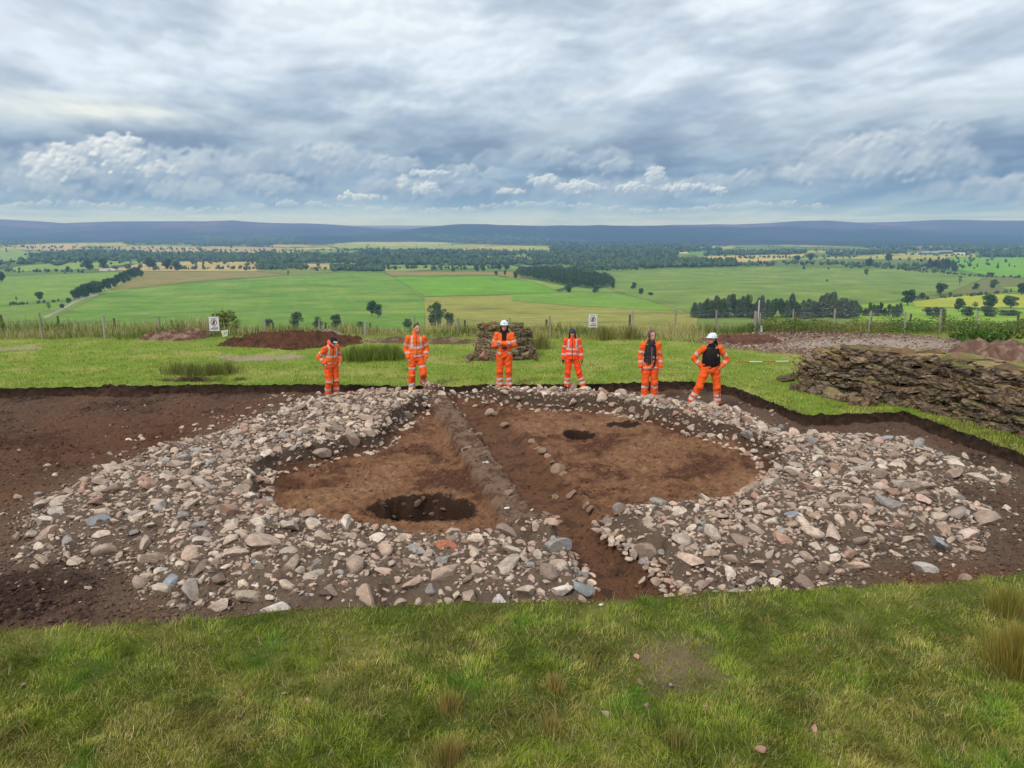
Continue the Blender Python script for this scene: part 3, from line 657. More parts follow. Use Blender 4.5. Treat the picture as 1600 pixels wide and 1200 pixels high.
# stones on the kerb of the channel and in its bottom
for p in [(832, 690), (840, 698), (856, 716), (864, 724), (880, 742), (868, 760), (893, 770), (916, 789), (922, 795), (855, 790), (868, 795), (873, 805), (862, 802), (722, 642), (765, 642), (775, 644), (786, 660), (960, 815), (955, 822), (950, 812), (968, 824), (730, 713), (760, 720), (792, 780), (748, 690)]:
    x, y = unproj(p[0], p[1], .0); put_stone(float(x), float(y), random.uniform(.08, .15), (tuple(s2l(random.choice([(146, 120, 100), (160, 134, 114), (132, 108, 90), (170, 146, 126)]))), None))
px_, py_ = unproj(664, 790, -.05)
for i in range(130):
    a = random.uniform(0, 6.28); q = random.uniform(.6, .96); r = random.uniform(.03, .075); x = float(px_) + math.cos(a) * .80 * q; y = float(py_) + math.sin(a) * .62 * q
    if free(x, y, r, .4): put_stone(x, y, r, (tuple(s2l(random.choice([(98, 78, 64), (84, 66, 54), (116, 94, 78)]))), None))
# face stones of the inner wall
ang = 0
fp = FLOOR
for i in range(len(fp)):
    a, b = fp[i], fp[(i + 1) % len(fp)]; L_ = np.hypot(*(b - a))
    if a[1] < 9.2 and b[1] < 9.2: continue
    nn = int(L_ / .13)
    for j in range(nn):
        t = (j + random.random() * .6) / max(nn, 1); q = a + (b - a) * t; y_far = lambda q: q[1] < 13.5; nrm = np.array([(b - a)[1], -(b - a)[0]]) / L_
        for off in ((.0, .05, .10, .16, .22) if y_far(q) else (.17, .22, .27)):
            x, y = q + nrm * off * 1.0 + rng.normal(size=2) * .02
            r = random.uniform(.045, .10)
            if (y < 13.5 or random.random() < .45) and free(x, y, r, .36): put_stone(float(x), float(y), r)
sx_ = np.array([s[0] for s in stones]); sy_ = np.array([s[1] for s in stones]); sr_ = np.array([s[2] for s in stones])
sz_ = H(sx_, sy_); 
sz_ = np.where(ldist(CHANR, sx_, sy_) < .25, np.maximum(sz_, -.02), sz_)
sppx, sppy = proj(sx_, sy_, sz_); size_px = sr_ / sy_
vis = (sppx > -20) & (sppx < 1620) & (sppy < 1190)
order = np.argsort(-(size_px * vis + np.array([1. if s[3] and s[3][1] else 0. for s in stones])))
indiv = set(order[:300].tolist())
def part_of_bank(x, y):
    px, py = proj(x, y, .2)
    if px < 230: return 'outer left fringe of the rubble'
    if px < 935 and py > 800: return 'near left arc of the rubble ring'
    if px < 720: return 'far left arc of the rubble ring'
    if py < 650: return 'far arc at the feet of the workers'
    if px > 1330: return 'outer right spread of the rubble'
    return 'right arc of the rubble ring beside the gap'
BIGM = [mesh_np('stone', v, f, col=np.ones((len(v), 3)), mat=M_stone, smoothsh=False) for v, f in BIGR]
rv, rf, rc_, nv = [], [], [], 0
for i, (x, y, r, c) in enumerate(stones):
    m = rotm(); z = float(sz_[i]) + r * random.uniform(-.28, .12); cc, cn = stone_col()
    if c and not c[1]: cc = c[0]; cn = 'brown'
    if i in indiv:
        o = link('stone', random.choice(BIGM), None, (x, y, z)); o.rotation_euler = m.to_euler(); s = r * (1 if c and c[1] else 1.05); o.scale = (s, s, s * random.uniform(.85, 1.25))
        if c and c[1]:
            o.color = (*c[0], 1); tag(o, c[1], 'stone', 'stones of the excavated rubble ring')
        else:
            o.color = (*cc, 1); w = part_of_bank(x, y); sz = 'large' if r > .15 else 'fist-sized' if r < .1 else 'medium'
            tag(o, '%s %s angular stone in the %s' % (sz, cn, w), 'stone', 'loose %s %s stones, %s' % (sz, cn, w))
    else:
        v, f = SMLR[i % len(SMLR)] if r > .05 or y < 11 else TINY[i % len(TINY)]
        v = (v * r * 1.08 * np.array([1, 1, random.uniform(.8, 1.3)])) @ np.array(m).T + (x, y, z); rv.append(v); rf.append(f + nv); rc_.append(np.tile(cc, (len(v), 1))); nv += len(v)
# pebbles
NP = 15000; xp = rng.uniform(-14, 13, NP * 5); yp = rng.uniform(8.2, 20.5, NP * 5); Fp = Hfull(xp, yp)
bm_ = ((Fp[2] > -.15) & (Fp[3] > -.03) & (Fp[1] < .1) & (Fp[6] < .3)) | ((rng.random(NP * 5) < .07 * np.exp(np.clip(Fp[2], -4, 0) * .8)) & (Fp[1] < .2) & (Fp[3] > 0)) | ((rng.random(NP * 5) < .03) & (Fp[4] < .3) & (Fp[1] < .1))
ii = np.where(bm_)[0][:NP]
for i in ii:
    v, f = TINY[i % 12]; r = random.uniform(.010, .036); v = (v * r) @ np.array(rotm()).T + (xp[i], yp[i], Fp[0][i] + r * .2); cc, _ = stone_col(); cc = np.array(cc) * random.uniform(.5, 1.)
    rv.append(v); rf.append(f + nv); rc_.append(np.tile(cc, (len(v), 1))); nv += len(v)
tag(link('rubble', mesh_np('rubble', np.vstack(rv), np.vstack(rf), col=np.vstack(rc_), mat=M_stones, smoothsh=False)), 'countless smaller pale stones and pebbles of the rubble ring', 'rubble', kind='stuff')
# soil crumbs
def scatter_lumps(name, n, sampler, rr, cfun, label, cat, mat=M_crumb, flat=1.0):
    x, y = sampler(n); F_ = Hfull(x, y); vs_, fs_, cs_ = [], [], []; k = 0
    keep = cfun(x, y, F_); r = rng.uniform(rr[0], rr[1], len(x)) * rng.uniform(.5, 1, len(x))
    for i in np.where(keep[0])[0]:
        v, f = TINY[i % 12]; a = random.uniform(0, 6.28); ca, sa = math.cos(a), math.sin(a)
        v = v * r[i]; v = np.stack([v[:, 0] * ca - v[:, 1] * sa, v[:, 0] * sa + v[:, 1] * ca, v[:, 2] * flat], 1) + (x[i], y[i], F_[0][i] + r[i] * .15)
        vs_.append(v); fs_.append(f + k); cs_.append(np.tile(keep[1][i], (len(v), 1))); k += len(v)
    return tag(link(name, mesh_np(name, np.vstack(vs_), np.vstack(fs_), col=np.vstack(cs_), mat=mat)), label, cat, kind='stuff')
def samp(n):
    py = rng.uniform(605, 990, n); px = rng.uniform(-150, 1750, n); x, y = unproj(px, py, 0); return np.array(x), np.array(y)
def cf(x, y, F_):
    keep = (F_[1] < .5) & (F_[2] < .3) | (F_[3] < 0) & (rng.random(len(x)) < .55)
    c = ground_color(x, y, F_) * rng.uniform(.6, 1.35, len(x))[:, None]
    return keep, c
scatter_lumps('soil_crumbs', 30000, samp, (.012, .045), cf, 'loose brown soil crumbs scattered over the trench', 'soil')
# ------------------------------------------------------------------ grass
def blades(name, x, y, z, h, w, colr, lean, label, cat, az=None, two=False, tipc=1.25):
    n = len(x); a = rng.uniform(0, 2 * np.pi, n) if az is None else az; fa = rng.uniform(0, 2 * np.pi, n)
    wx, wy = np.cos(fa) * w * .5, np.sin(fa) * w * .5; lx, ly = np.cos(a) * lean * h, np.sin(a) * lean * h
    up = np.sqrt(np.clip(1 - np.minimum(lean, .97) ** 2, .05, 1)) * h
    co = np.empty((n, 5, 3), np.float32)
    co[:, 0] = np.stack([x - wx, y - wy, z - .01], 1); co[:, 1] = np.stack([x + wx, y + wy, z - .01], 1)
    mx, my, mz = x + lx * .38, y + ly * .38, z + up * .62
    co[:, 2] = np.stack([mx - wx * .8, my - wy * .8, mz], 1); co[:, 3] = np.stack([mx + wx * .8, my + wy * .8, mz], 1)
    co[:, 4] = np.stack([x + lx, y + ly, z + up], 1)
    b = np.arange(n)[:, None] * 5
    loops = (b + np.array([[0, 1, 3, 2, 2, 3, 4]])).ravel(); sizes = np.tile([4, 3], n).astype(np.int32)
    cc = np.repeat(colr[:, None, :], 5, 1)
    return tag(link(name, mesh_np(name, co.reshape(-1, 3), loops=loops, sizes=sizes, col=cc.reshape(-1, 3), mat=M_grass)), label, cat, kind='stuff')
GG = [col(138, 152, 52), col(106, 124, 40), col(150, 162, 62), col(178, 166, 94), col(200, 184, 126), col(132, 112, 58)]
def grass_cols(x, y, straw=.0, bright=0.):
    n = len(x); n1 = fbm(x * .9, y * .9, 3, 101.); n2 = fbm(x * 3.2, y * 3.2, 3, 103.); q = rng.random(n)
    s = np.clip(.46 + n1 * 1.5 + n2 * .8 + straw, 0, 1)
    c = np.where((q < .5)[:, None], GG[0], GG[1]); c = np.where((q > .82)[:, None], GG[2], c)
    sm = rng.random(n) < s * .62; c = np.where(sm[:, None], np.where((rng.random(n) < .6)[:, None], GG[3], np.where((rng.random(n) < .5)[:, None], GG[4], GG[5])), c)
    g2 = fbm(x * 1.4, y * 1.4, 2, 107.); vv = smooth(.15, .5, g2) * (1 - s); c = lerp(c, col(96, 146, 42), vv * .6)
    c = c * (1 + .7 * fbm(x * 1.8, y * 1.8, 3, 109.) + .3 * fbm(x * 6, y * 6, 2, 119.))[:, None]
    return np.clip(c * rng.uniform(.7, 1.3, n)[:, None] * (1.05 + bright), .004, .9)
N1 = 570000
py = 885 + (1290 - 885) * rng.random(N1) ** .9; px = rng.uniform(-420, 2020, N1); x, y = unproj(px, py, GZ); x = np.array(x); y = np.array(y)
Fg = Hfull(x, y); cl = fbm(x * 4.5, y * 4.5, 3, 111.); bare = np.exp(-((x - 1.55) / .42) ** 2 - ((y - 6.75) / .5) ** 2)
k = (Fg[8] > .0) & (rng.random(N1) < .75 + cl * .6) & (rng.random(N1) > bare * .85)
x, y, z, cl = x[k], y[k], Fg[0][k], cl[k]
h = rng.uniform(.025, .072, len(x)) * (1 + 1.2 * np.clip(cl, -.6, .9)); 
az_ = fbm(x * 1.3, y * 1.3, 2, 113.) * 7 + rng.normal(0, .9, len(x))
blades('grass', x, y, z, h, rng.uniform(.003, .0065, len(x)), grass_cols(x, y), rng.uniform(.35, .97, len(x)), 'matted green and straw grass of the near turf', 'grass', az=az_)
# a thinner layer of long dry blades lying over the turf
N4 = 15000
py = 935 + (1290 - 935) * rng.random(N4); px = rng.uniform(-180, 1780, N4); x, y = unproj(px, py, GZ); x = np.array(x); y = np.array(y); Fg = Hfull(x, y); q = fbm(x * 1.1, y * 1.1, 3, 131.)
k = (Fg[8] > .03) & (q + rng.normal(0, .2, N4) > .0); x, y, z = x[k], y[k], Fg[0][k] + .02; n = len(x)
blades('dry_grass', x, y, z, rng.uniform(.06, .15, n), rng.uniform(.0025, .0045, n), np.where((rng.random(n) < .6)[:, None], col(196, 180, 122), col(168, 158, 84)) * rng.uniform(.75, 1.15, n)[:, None], rng.uniform(.55, .96, n), 'long dry straw blades lying over the near turf', 'grass')
N2 = 360000
py = rng.uniform(506, 790, N2); px = rng.uniform(-200, 1800, N2); x, y = unproj(px, py, GZ); x = np.array(x); y = np.array(y)
k = (sdist(TRENCH, x, y) > -.03) & (y > 11.5) & (y < 31)
x, y = x[k], y[k]; Fg = Hfull(x, y); cut = np.zeros(len(x), bool)
for (p, a, b, dep) in BACKCUTS:
    cx, cy = unproj(p[0], p[1], GZ); cut |= ((x - cx) / a) ** 2 + ((y - cy) / b) ** 2 < 1
cl = fbm(x * 1.5, y * 1.5, 3, 115.); k = (Fg[7] < .4) & ~cut & (Fg[8] > -.04); x, y, z, cl = x[k], y[k], np.maximum(Fg[0][k], GZ - .04), cl[k]
h = rng.uniform(.03, .075, len(x)) * (1 + .8 * np.clip(cl, -.5, 1))
cc = grass_cols(x, y, -.08, .04)
blades('grass', x, y, z, h, rng.uniform(.008, .015, len(x)), cc, rng.uniform(.2, .85, len(x)), 'short bright green grass behind the workers', 'grass')
# tall rough grass along the fence
N3 = 95000
y = rng.uniform(27.5, 36.5, N3); x = rng.uniform(-27, 27, N3); Fg = Hfull(x, y)
dens = fbm(x * .35, y * .8, 3, 121.); start = np.interp(x, [-27, -12, -8, 3, 6, 12, 16, 27], [28.6, 29.2, 30.5, 28.8, 28.2, 30.5, 31.5, 31.5]) + fbm(x * .8, x * .3, 2, 5.) * .8
k = (y > start) & (Fg[7] < .3) & (rng.random(N3) < .8 + dens * .6) & (Fg[8] > 0)
x, y, z, dens = x[k], y[k], Fg[0][k], dens[k]; n = len(x)
h = rng.uniform(.12, .52, n) * (1 + .9 * np.clip(dens, -.8, .8)) * np.clip((y - 27.3) / 3.5, .35, 1) * np.interp(x, [-27, -14, -8, 0, 8, 27], [1.1, 1.1, .8, .85, 1.0, .85])
q = fbm(x * .25, y * .5, 3, 123.) + rng.normal(0, .22, n); base = np.where((q > .02)[:, None], col(190, 178, 124), np.where((q > -.22)[:, None], col(146, 148, 82), col(100, 122, 56)))
blades('tall_grass', x, y, z, h, rng.uniform(.012, .024, n), base * rng.uniform(.7, 1.25, n)[:, None], rng.uniform(.05, .45, n), 'tall straw and green grass along the back fence', 'grass')
# ------------------------------------------------------------------ rush tussocks
def tussock(px, py, nb, hh, rad, c1, c2, label, zz=GZ, grp='rush tussocks', wid=.005):
    cx, cy = unproj(px, py, zz); cx = float(cx); cy = float(cy); cz = float(H(cx, cy)[0])
    r = np.abs(rng.normal(0, rad * .45, nb)); a = rng.uniform(0, 6.28, nb); x = np.cos(a) * r; y = np.sin(a) * r
    h = rng.uniform(.45, 1, nb) * hh; lean = np.clip(r / rad * .55 + rng.normal(0, .1, nb), .02, .85)
    cc = np.where((rng.random(nb) < .5)[:, None], s2l(c1), s2l(c2)) * rng.uniform(.7, 1.25, nb)[:, None]
    o = blades('rush_tussock', x + cx, y + cy, np.full(nb, cz), h, rng.uniform(wid * .6, wid * 1.3, nb), cc, lean, label, 'tussock', az=a + rng.normal(0, .3, nb))
    del o['kind']; o['group'] = grp; return o
tussock(1588, 1048, 1700, .50, .30, (176, 150, 76), (138, 138, 62), 'large brown rush tussock at the right edge of the near turf')
tussock(1572, 958, 1100, .36, .26, (170, 152, 78), (126, 132, 60), 'rush tussock on the trench lip behind the large brown one')
tussock(700, 1110, 260, .22, .16, (182, 152, 92), (146, 136, 72), 'small brown rush tussock in the near turf, centre left')
tussock(700, 1195, 420, .26, .17, (172, 142, 84), (138, 130, 68), 'rush tussock cut by the bottom edge of the picture')
tussock(866, 1075, 200, .22, .10, (196, 168, 104), (150, 142, 76), 'thin upright straw tussock in the near turf')
tussock(862, 1140, 260, .18, .14, (182, 154, 92), (142, 136, 72), 'low straw tussock below the thin upright one')
tussock(1060, 1165, 300, .18, .2, (172, 154, 88), (126, 136, 64), 'spreading low tussock behind the bottom edge')
for i, (px, py) in enumerate([(552, 562), (570, 562), (586, 560), (604, 560), (618, 562)]):
    tussock(px, py, 500, .55, .55, (116, 138, 60), (142, 148, 76), 'dark green rush clump between the first two workers', grp='rush clumps between the first two workers', wid=.016)
for i, (px, py) in enumerate([(276, 584), (300, 586), (330, 585), (356, 583)]):
    tussock(px, py, 420, .42, .5, (120, 132, 66), (152, 148, 84), 'rush clump growing behind the small dark cut on the left', grp='rush clumps behind the small cut', wid=.014)
for px, py, w in [(845, 545, 'beside the turf stack'), (945, 530, 'under the right warning sign'), (985, 530, 'left of the hooded worker')]:
    tussock(px, py, 500, .6, .45, (132, 138, 74), (160, 150, 92), 'rough grass tussock ' + w, grp='grass tussocks near the fence', wid=.016)
# small stones lying on the near turf
for px, py, r, c in [(640, 1013, .045, (150, 126, 108)), (482, 1090, .045, (190, 164, 150)), (445, 1082, .04, (150, 130, 112)), (996, 1024, .05, (190, 144, 124)), (946, 1110, .06, (190, 164, 148)), (1048, 1068, .055, (160, 150, 140)), (1272, 1140, .065, (176, 138, 120)), (1188, 1174, .075, (182, 140, 124)), (734, 1002, .04, (120, 92, 80)), (36, 1072, .04, (180, 150, 140)), (1000, 1062, .06, (132, 108, 88)), (1010, 1098, .04, (150, 124, 108)), (1103, 1102, .04, (150, 124, 100)), (376, 1085, .04, (130, 98, 78)), (1390, 1095, .04, (150, 128, 108)), (376, 1120, .04, (130, 110, 90))]:
    x, y = unproj(px, py, GZ + .03); r *= .8; z = float(H(x, y)[0]) + .028
    o = link('stone', random.choice(BIGM), None, (float(x), float(y), z)); o.scale = (r, r, r * 1.2); o.rotation_euler = rotm().to_euler(); o.color = (*s2l(c), 1)
    tag(o, 'small stone lying loose in the near turf', 'stone', 'small stones lying loose in the near turf')
# ------------------------------------------------------------------ trees
def leaf_mesh(name, blobs, n, size, c1, c2, seed, shell=.55):
    r = np.random.default_rng(seed); bl = np.array(blobs, float); w = bl[:, 3] ** 2; k = r.choice(len(bl), n, p=w / w.sum())
    d = r.normal(size=(n, 3)); d /= np.linalg.norm(d, axis=1)[:, None]; rr = (shell + (1 - shell) * r.random(n) ** .6)
    p = bl[k, :3] + d * (bl[k, 3:4] * rr[:, None]) * np.array([1, 1, .85]); p += r.normal(size=p.shape) * size * .5
    a = r.normal(size=(n, 3)); a /= np.linalg.norm(a, axis=1)[:, None]; b = np.cross(a, r.normal(size=(n, 3))); b /= np.linalg.norm(b, axis=1)[:, None] + 1e-9
    s = size * r.uniform(.6, 1.4, n)[:, None]
    co = np.stack([p - a * s, p + b * s * .7, p + a * s, p - b * s * .7], 1).reshape(-1, 3)
    c = np.repeat(np.where((r.random(n) < .5)[:, None], c1, c2) * (r.uniform(.6, 1.3, n))[:, None], 4, 0)
    return mesh_np(name, co, np.arange(4 * n).reshape(n, 4), col=c, mat=M_leaf, smoothsh=False)
def broad_blobs(seed, w=.5, low=.28, flat=1.):
    r = np.random.default_rng(seed); b = []
    for i in range(15):
        t = r.random(); z = low + (1 - low) * t; rad = w * math.sqrt(max(.05, 1 - ((t - .45) / .62) ** 2)); a = r.uniform(0, 6.28); q = rad * r.uniform(.25, .68)
        b.append((math.cos(a) * q, math.sin(a) * q, min(z, .86), r.uniform(.13, .22) * (w / .5) ** .5))
    b.append((0, 0, .6, .24)); return b
def trunk_mesh(seed, h=.5, r0=.035, c=(78, 68, 58)):
    r = np.random.default_rng(seed); m = MB(); cc = s2l(c); m.tube((0, 0, -.04), (.01, 0, h * .55), r0, r0 * .7, 7, cc)
    for i in range(5):
        a = r.uniform(0, 6.28); q = r.uniform(.12, .3); z = h * r.uniform(.4, .6); m.tube((.01, 0, z), (math.cos(a) * q, math.sin(a) * q, z + r.uniform(.15, .35)), r0 * .5, r0 * .15, 5, cc)
    m.tube((.01, 0, h * .5), (0, .01, h * 1.3), r0 * .65, r0 * .2, 6, cc)
    return m.mesh('trunk', M_bark, True)
def con_mesh(name, seed, c1, c2, n=1300):
    r = np.random.default_rng(seed); z = r.random(n) ** .8 * .92 + .08; lay = np.floor(z * 13) / 13; rad = (.20 * (1 - z) ** .75 + .015) * (.55 + .55 * r.random(n)) * (1 - .35 * (z * 13 % 1))
    a = r.uniform(0, 6.28, n); p = np.stack([np.cos(a) * rad, np.sin(a) * rad, z - rad * .25], 1); s = .035 * r.uniform(.6, 1.3, n)[:, None]
    out = np.stack([np.cos(a), np.sin(a), -.45 * np.ones(n)], 1); sd = np.stack([-np.sin(a), np.cos(a), .2 * r.normal(size=n)], 1)
    co = np.stack([p - out * s, p + sd * s * .8, p + out * s * 1.3, p - sd * s * .8], 1).reshape(-1, 3)
    c = np.repeat(np.where((r.random(n) < .5)[:, None], c1, c2) * r.uniform(.6, 1.25, n)[:, None], 4, 0)
    return mesh_np(name, co, np.arange(4 * n).reshape(n, 4), col=c, mat=M_leaf, smoothsh=False)
G1, G2 = col(70, 94, 48), col(98, 122, 62)
CR = {}
CR['oak'] = [(leaf_mesh('crown', broad_blobs(i, .52), 2600, .034, G1, G2, i), trunk_mesh(i)) for i in range(4)]
CR['bush'] = [(leaf_mesh('crown', broad_blobs(10 + i, .62, .16), 2200, .038, G1, G2, 20 + i), trunk_mesh(30 + i, .3)) for i in range(3)]
CR['spruce'] = [(con_mesh('crown', i, col(96, 114, 80), col(122, 134, 100)), trunk_mesh(40 + i, .6, .02)) for i in range(3)]
CR['thin'] = [(leaf_mesh('crown', broad_blobs(50 + i, .34, .4), 420, .03, G1, G2, 60 + i), trunk_mesh(50 + i, .7, .025)) for i in range(2)]
def tree(kind, px, py, hpx, wpx, label, group='trees and bushes of the valley', cat='tree', name=None, tint=(1, 1, 1), lean=0):
    x, y, z = hit(px, py); dist = math.hypot(x, y); h = hpx * y / (FPX * CP) * 1.06; w = wpx * y / (FPX * CP)
    cr, tr = random.choice(CR[kind]); base = {'oak': 1.1, 'bush': 1.28, 'spruce': .30, 'thin': .75}[kind]
    nm = name or {'oak': 'broadleaf_tree', 'bush': 'hawthorn_bush', 'spruce': 'spruce_tree', 'thin': 'sparse_tree'}[kind]
    e = link(nm, None, None, (x, y, z - .1)); e.rotation_euler = (0, lean, random.uniform(0, 6.28) if not lean else 0); e.scale = (w / base, w / base, h)
    t = link('trunk', tr, e); c = link('crown', cr, e); k = random.uniform(.85, 1.15); c.color = (tint[0] * k, tint[1] * k, tint[2] * k, 1)
    tag(e, label, cat, group); return e
dk = (.75, .8, .75)
TREES = [
 ('oak', 62, 470, 13, 17, 'round lone tree in the pasture at far left'), ('thin', 77, 486, 13, 9, 'small tree beside the lane at far left'), ('oak', 2, 441, 15, 16, 'dark tree cut by the left picture edge'),
 ('bush', 97, 482, 7, 9, 'small bush halfway along the lane'), ('bush', 107, 473, 7, 9, 'small bush at the top of the lane'), ('thin', 26, 472, 9, 5, 'thin young tree left of the round lone tree'),
 ('oak', 140, 423, 17, 22, 'left one of the pair of big trees by the white house'), ('oak', 162, 422, 18, 20, 'right one of the pair of big trees by the white house'), ('oak', 107, 425, 8, 9, 'small round tree left of the white house pair'),
 ('oak', 233, 421, 17, 16, 'tall split tree right of the hedgerow'), ('oak', 241, 421, 13, 11, 'short tree leaning on the tall split tree'), ('oak', 261, 421, 15, 20, 'left half of the dark double tree beyond the hedgerow'), ('oak', 276, 421, 12, 17, 'right half of the dark double tree beyond the hedgerow'),
 ('bush', 221, 433, 10, 9, 'little round tree at the top end of the hedgerow'),
 ('bush', 464, 516, 26, 27, 'big bushy tree behind the brown heap'), ('bush', 498, 517, 20, 21, 'middle bushy tree behind the fence'), ('oak', 525, 516, 23, 20, 'airy tree right of the middle bushy tree'), ('bush', 419, 514, 15, 20, 'half hidden bushy tree behind the fence at left'),
 ('oak', 581, 494, 22, 20, 'dark tree alone on the slope, upper left of a touching pair'), ('oak', 591, 497, 20, 19, 'dark tree alone on the slope, lower right of a touching pair'),
 ('bush', 684, 510, 34, 34, 'big dense tree right behind the second worker'), ('bush', 703, 512, 22, 22, 'smaller tree touching the big dense tree behind'), ('bush', 636, 513, 14, 20, 'low spreading bush left of the second worker'), ('bush', 562, 512, 9, 14, 'low bush behind the fence between two workers'),
 ('thin', 450, 431, 8, 7, 'small tree on the far edge of striped field'),
 ('bush', 889, 457, 14, 17, 'round bush at the lower edge of the wood'), ('bush', 931, 457, 11, 14, 'second round bush at the lower edge of the wood'), ('oak', 957, 452, 12, 10, 'last tree at the right tip of the wood'),
 ('bush', 990, 451, 9, 12, 'dark round tree right of the wood'), ('bush', 1001, 460, 9, 10, 'smaller bush below the dark round tree'), ('bush', 1017, 461, 4, 14, 'flat scrub beside the smaller bush'),
 ('oak', 1418, 477, 22, 26, 'large dark tree at the yellow field corner'), ('bush', 1440, 467, 9, 14, 'scrubby tree left of the round hedge tree'), ('oak', 1470, 461, 17, 21, 'round tree on the hedge above the yellow field'),
 ('thin', 1499, 446, 15, 8, 'ragged tall tree in the olive field'), ('thin', 1292, 442, 6, 7, 'tiny tree in the middle of the olive field'),
 ('oak', 1498, 487, 19, 19, 'round dark tree below the yellow field, left'), ('bush', 1510, 494, 14, 26, 'wide bush under the round dark tree'), ('bush', 1466, 495, 14, 30, 'wide bush clump right of the small firs'), ('bush', 1449, 493, 12, 20, 'bush at the left of the wide bush clump'), ('thin', 1523, 484, 12, 14, 'airy tree between two round dark trees'), ('oak', 1546, 482, 20, 28, 'biggest round tree under the yellow field'), ('bush', 1541, 494, 15, 36, 'wide bush under the biggest round tree'), ('oak', 1579, 481, 17, 28, 'spreading tree near the right edge'), ('bush', 1575, 493, 8, 40, 'low hedge bush near the right edge'), ('oak', 1596, 461, 17, 18, 'dark tree cut by the right picture edge'), ('bush', 1484, 462, 5, 9, 'small bush right of the round hedge tree'),
 ('oak', 1388, 409, 11, 14, 'tree on the ridge under the farm'), ('bush', 1353, 429, 8, 9, 'bush on the scrub strip'), ('thin', 1420, 411, 9, 8, 'thin tree on the scrub strip'), ('oak', 1357, 418, 13, 11, 'dark upright tree on the scrub strip'), ('oak', 1547, 432, 6, 14, 'bush at the corner of the bright field'), ('bush', 1553, 450, 12, 16, 'bush on the rough bank at right'), ('bush', 1524, 452, 9, 14, 'smaller bush on the rough bank at right'), ('oak', 1244, 409, 9, 16, 'hedge tree left of the scrub strip'), ('oak', 1265, 408, 11, 14, 'hedge tree next to the scrub strip'),
 ('oak', 806, 437, 12, 10, 'tree at the left tip of the wood'), ('oak', 775, 431, 7, 7, 'small tree on the corner of bright field'), ('oak', 789, 431, 8, 5, 'slim tree near the corner of bright field'), ('oak', 607, 423, 10, 6, 'upright tree at the end of the straight wood'), ('thin', 675, 425, 7, 5, 'thin tree above the bright field'), ('oak', 708, 425, 7, 9, 'twin small trees above the bright field'), ('oak', 745, 425, 9, 11, 'left tree of the row right above the bright field'), ('oak', 755, 425, 12, 11, 'middle tree of the row right above the bright field'), ('oak', 780, 423, 11, 12, 'dark tree above the corner of the bright field'), ('oak', 792, 423, 9, 11, 'right tree of the row right above the bright field'),
]
for (k, px, py, h, w, lab) in TREES: tree(k, px, py, h, w, lab, tint=dk if 'dark' in lab else (1, 1, 1))
for i, (px, py, h, w) in enumerate([(117, 469, 15, 14), (123, 467, 17, 15), (131, 465, 19, 17), (139, 463, 19, 17), (147, 460, 19, 18), (155, 458, 17, 16), (163, 455, 17, 14), (170, 451, 15, 14), (177, 448, 13, 12), (184, 445, 14, 12), (191, 442, 15, 13), (198, 439, 15, 14), (205, 436, 15, 14), (212, 433, 14, 13), (217, 431, 12, 10)]):
    tree('bush' if i % 3 else 'oak', px, py, h, w * 1.15, 'tree of the diagonal hedgerow along the lane', 'trees of the diagonal hedgerow along the lane', tint=(.85, .9, .8))
r5 = random.Random(21)
def row(items, lab, grp, kind='spruce', tint=(1, 1, 1)):
    for px, py, h, w in items: tree(kind if r5.random() < .72 else 'oak', px, py, h * (1 if r5.random() < .8 else .8), w, lab, grp, tint=tint)
r3 = random.Random(3)
row([(1086 + i * 6.2 + r3.uniform(-2, 2), 496 + r3.uniform(-3, 2), r3.uniform(24, 34) if i > 2 else 22, r3.uniform(12, 16)) for i in range(25)], 'dark conifer of the plantation behind the tall posts', 'dark conifers of the plantation behind the tall posts')
row([(1243 + i * 5.5 + r3.uniform(-2, 2), 496 + r3.uniform(-3, 2), 22 + 14 * math.exp(-((i - 10) / 5.) ** 2) + r3.uniform(-3, 3), r3.uniform(13, 17)) for i in range(19)], 'grey green conifer in the tallest clump right of the plantation', 'grey green conifers in the tallest clump', tint=(1.15, 1.1, 1.1))
row([(1352 + i * 6, 494 + r3.uniform(-2, 2), r3.uniform(14, 20), 9) for i in range(10)], 'slim young conifer in the gappy row at right', 'slim young conifers in the gappy row')
row([(1452 + i * 5, 419 + i * .6 + r3.uniform(-1, 1), r3.uniform(12, 17), 8) for i in range(9)], 'upright dark tree on the scrub strip below the farm', 'upright dark trees below the farm')
# far woods: every tree a small crown, too many to count
WB = []
for s_ in range(6):
    v, f = rock(1, 900 + s_); WB.append((v * (1, 1, 1.6) + (0, 0, 1.0), f))
def conev(): 
    n = 6; a = np.arange(n) * 2 * np.pi / n; v = np.vstack([np.stack([np.cos(a) * .7, np.sin(a) * .7, a * 0], 1), [[0, 0, 3.0]]]); return v, np.array([[i, (i + 1) % n, n] for i in range(n)])
CV = conev()
def blobwood(name, pts, label):
    v_, f_, c_, k = [], [], [], 0
    for (x, y, z, h, kind) in pts:
        if kind: v, f = CV; s = h / 3.0
        else: v, f = random.choice(WB); s = h / 2.6
        v = v * s * (random.uniform(.8, 1.3), random.uniform(.8, 1.3), 1) + (x, y, z - .3); cc = (np.array(s2l((58, 78, 50))) if kind else np.array(s2l((74, 96, 56)))) * random.uniform(.6, 1.35)
        v_.append(v); f_.append(f + k); c_.append(np.tile(cc, (len(v), 1))); k += len(v)
    o = link(name, mesh_np(name, np.vstack(v_), np.vstack(f_), col=np.vstack(c_), mat=M_leaf, smoothsh=False)); tag(o, label, 'woodland', kind='stuff')
def hitmany(px, py):
    """vectorised ground points: each picture row is traced once on a coarse table"""
    out = []
    for a, b in zip(px, py): out.append(hit_fast(a, b))
    return out
_ds = np.geomspace(60, 9600, 900)
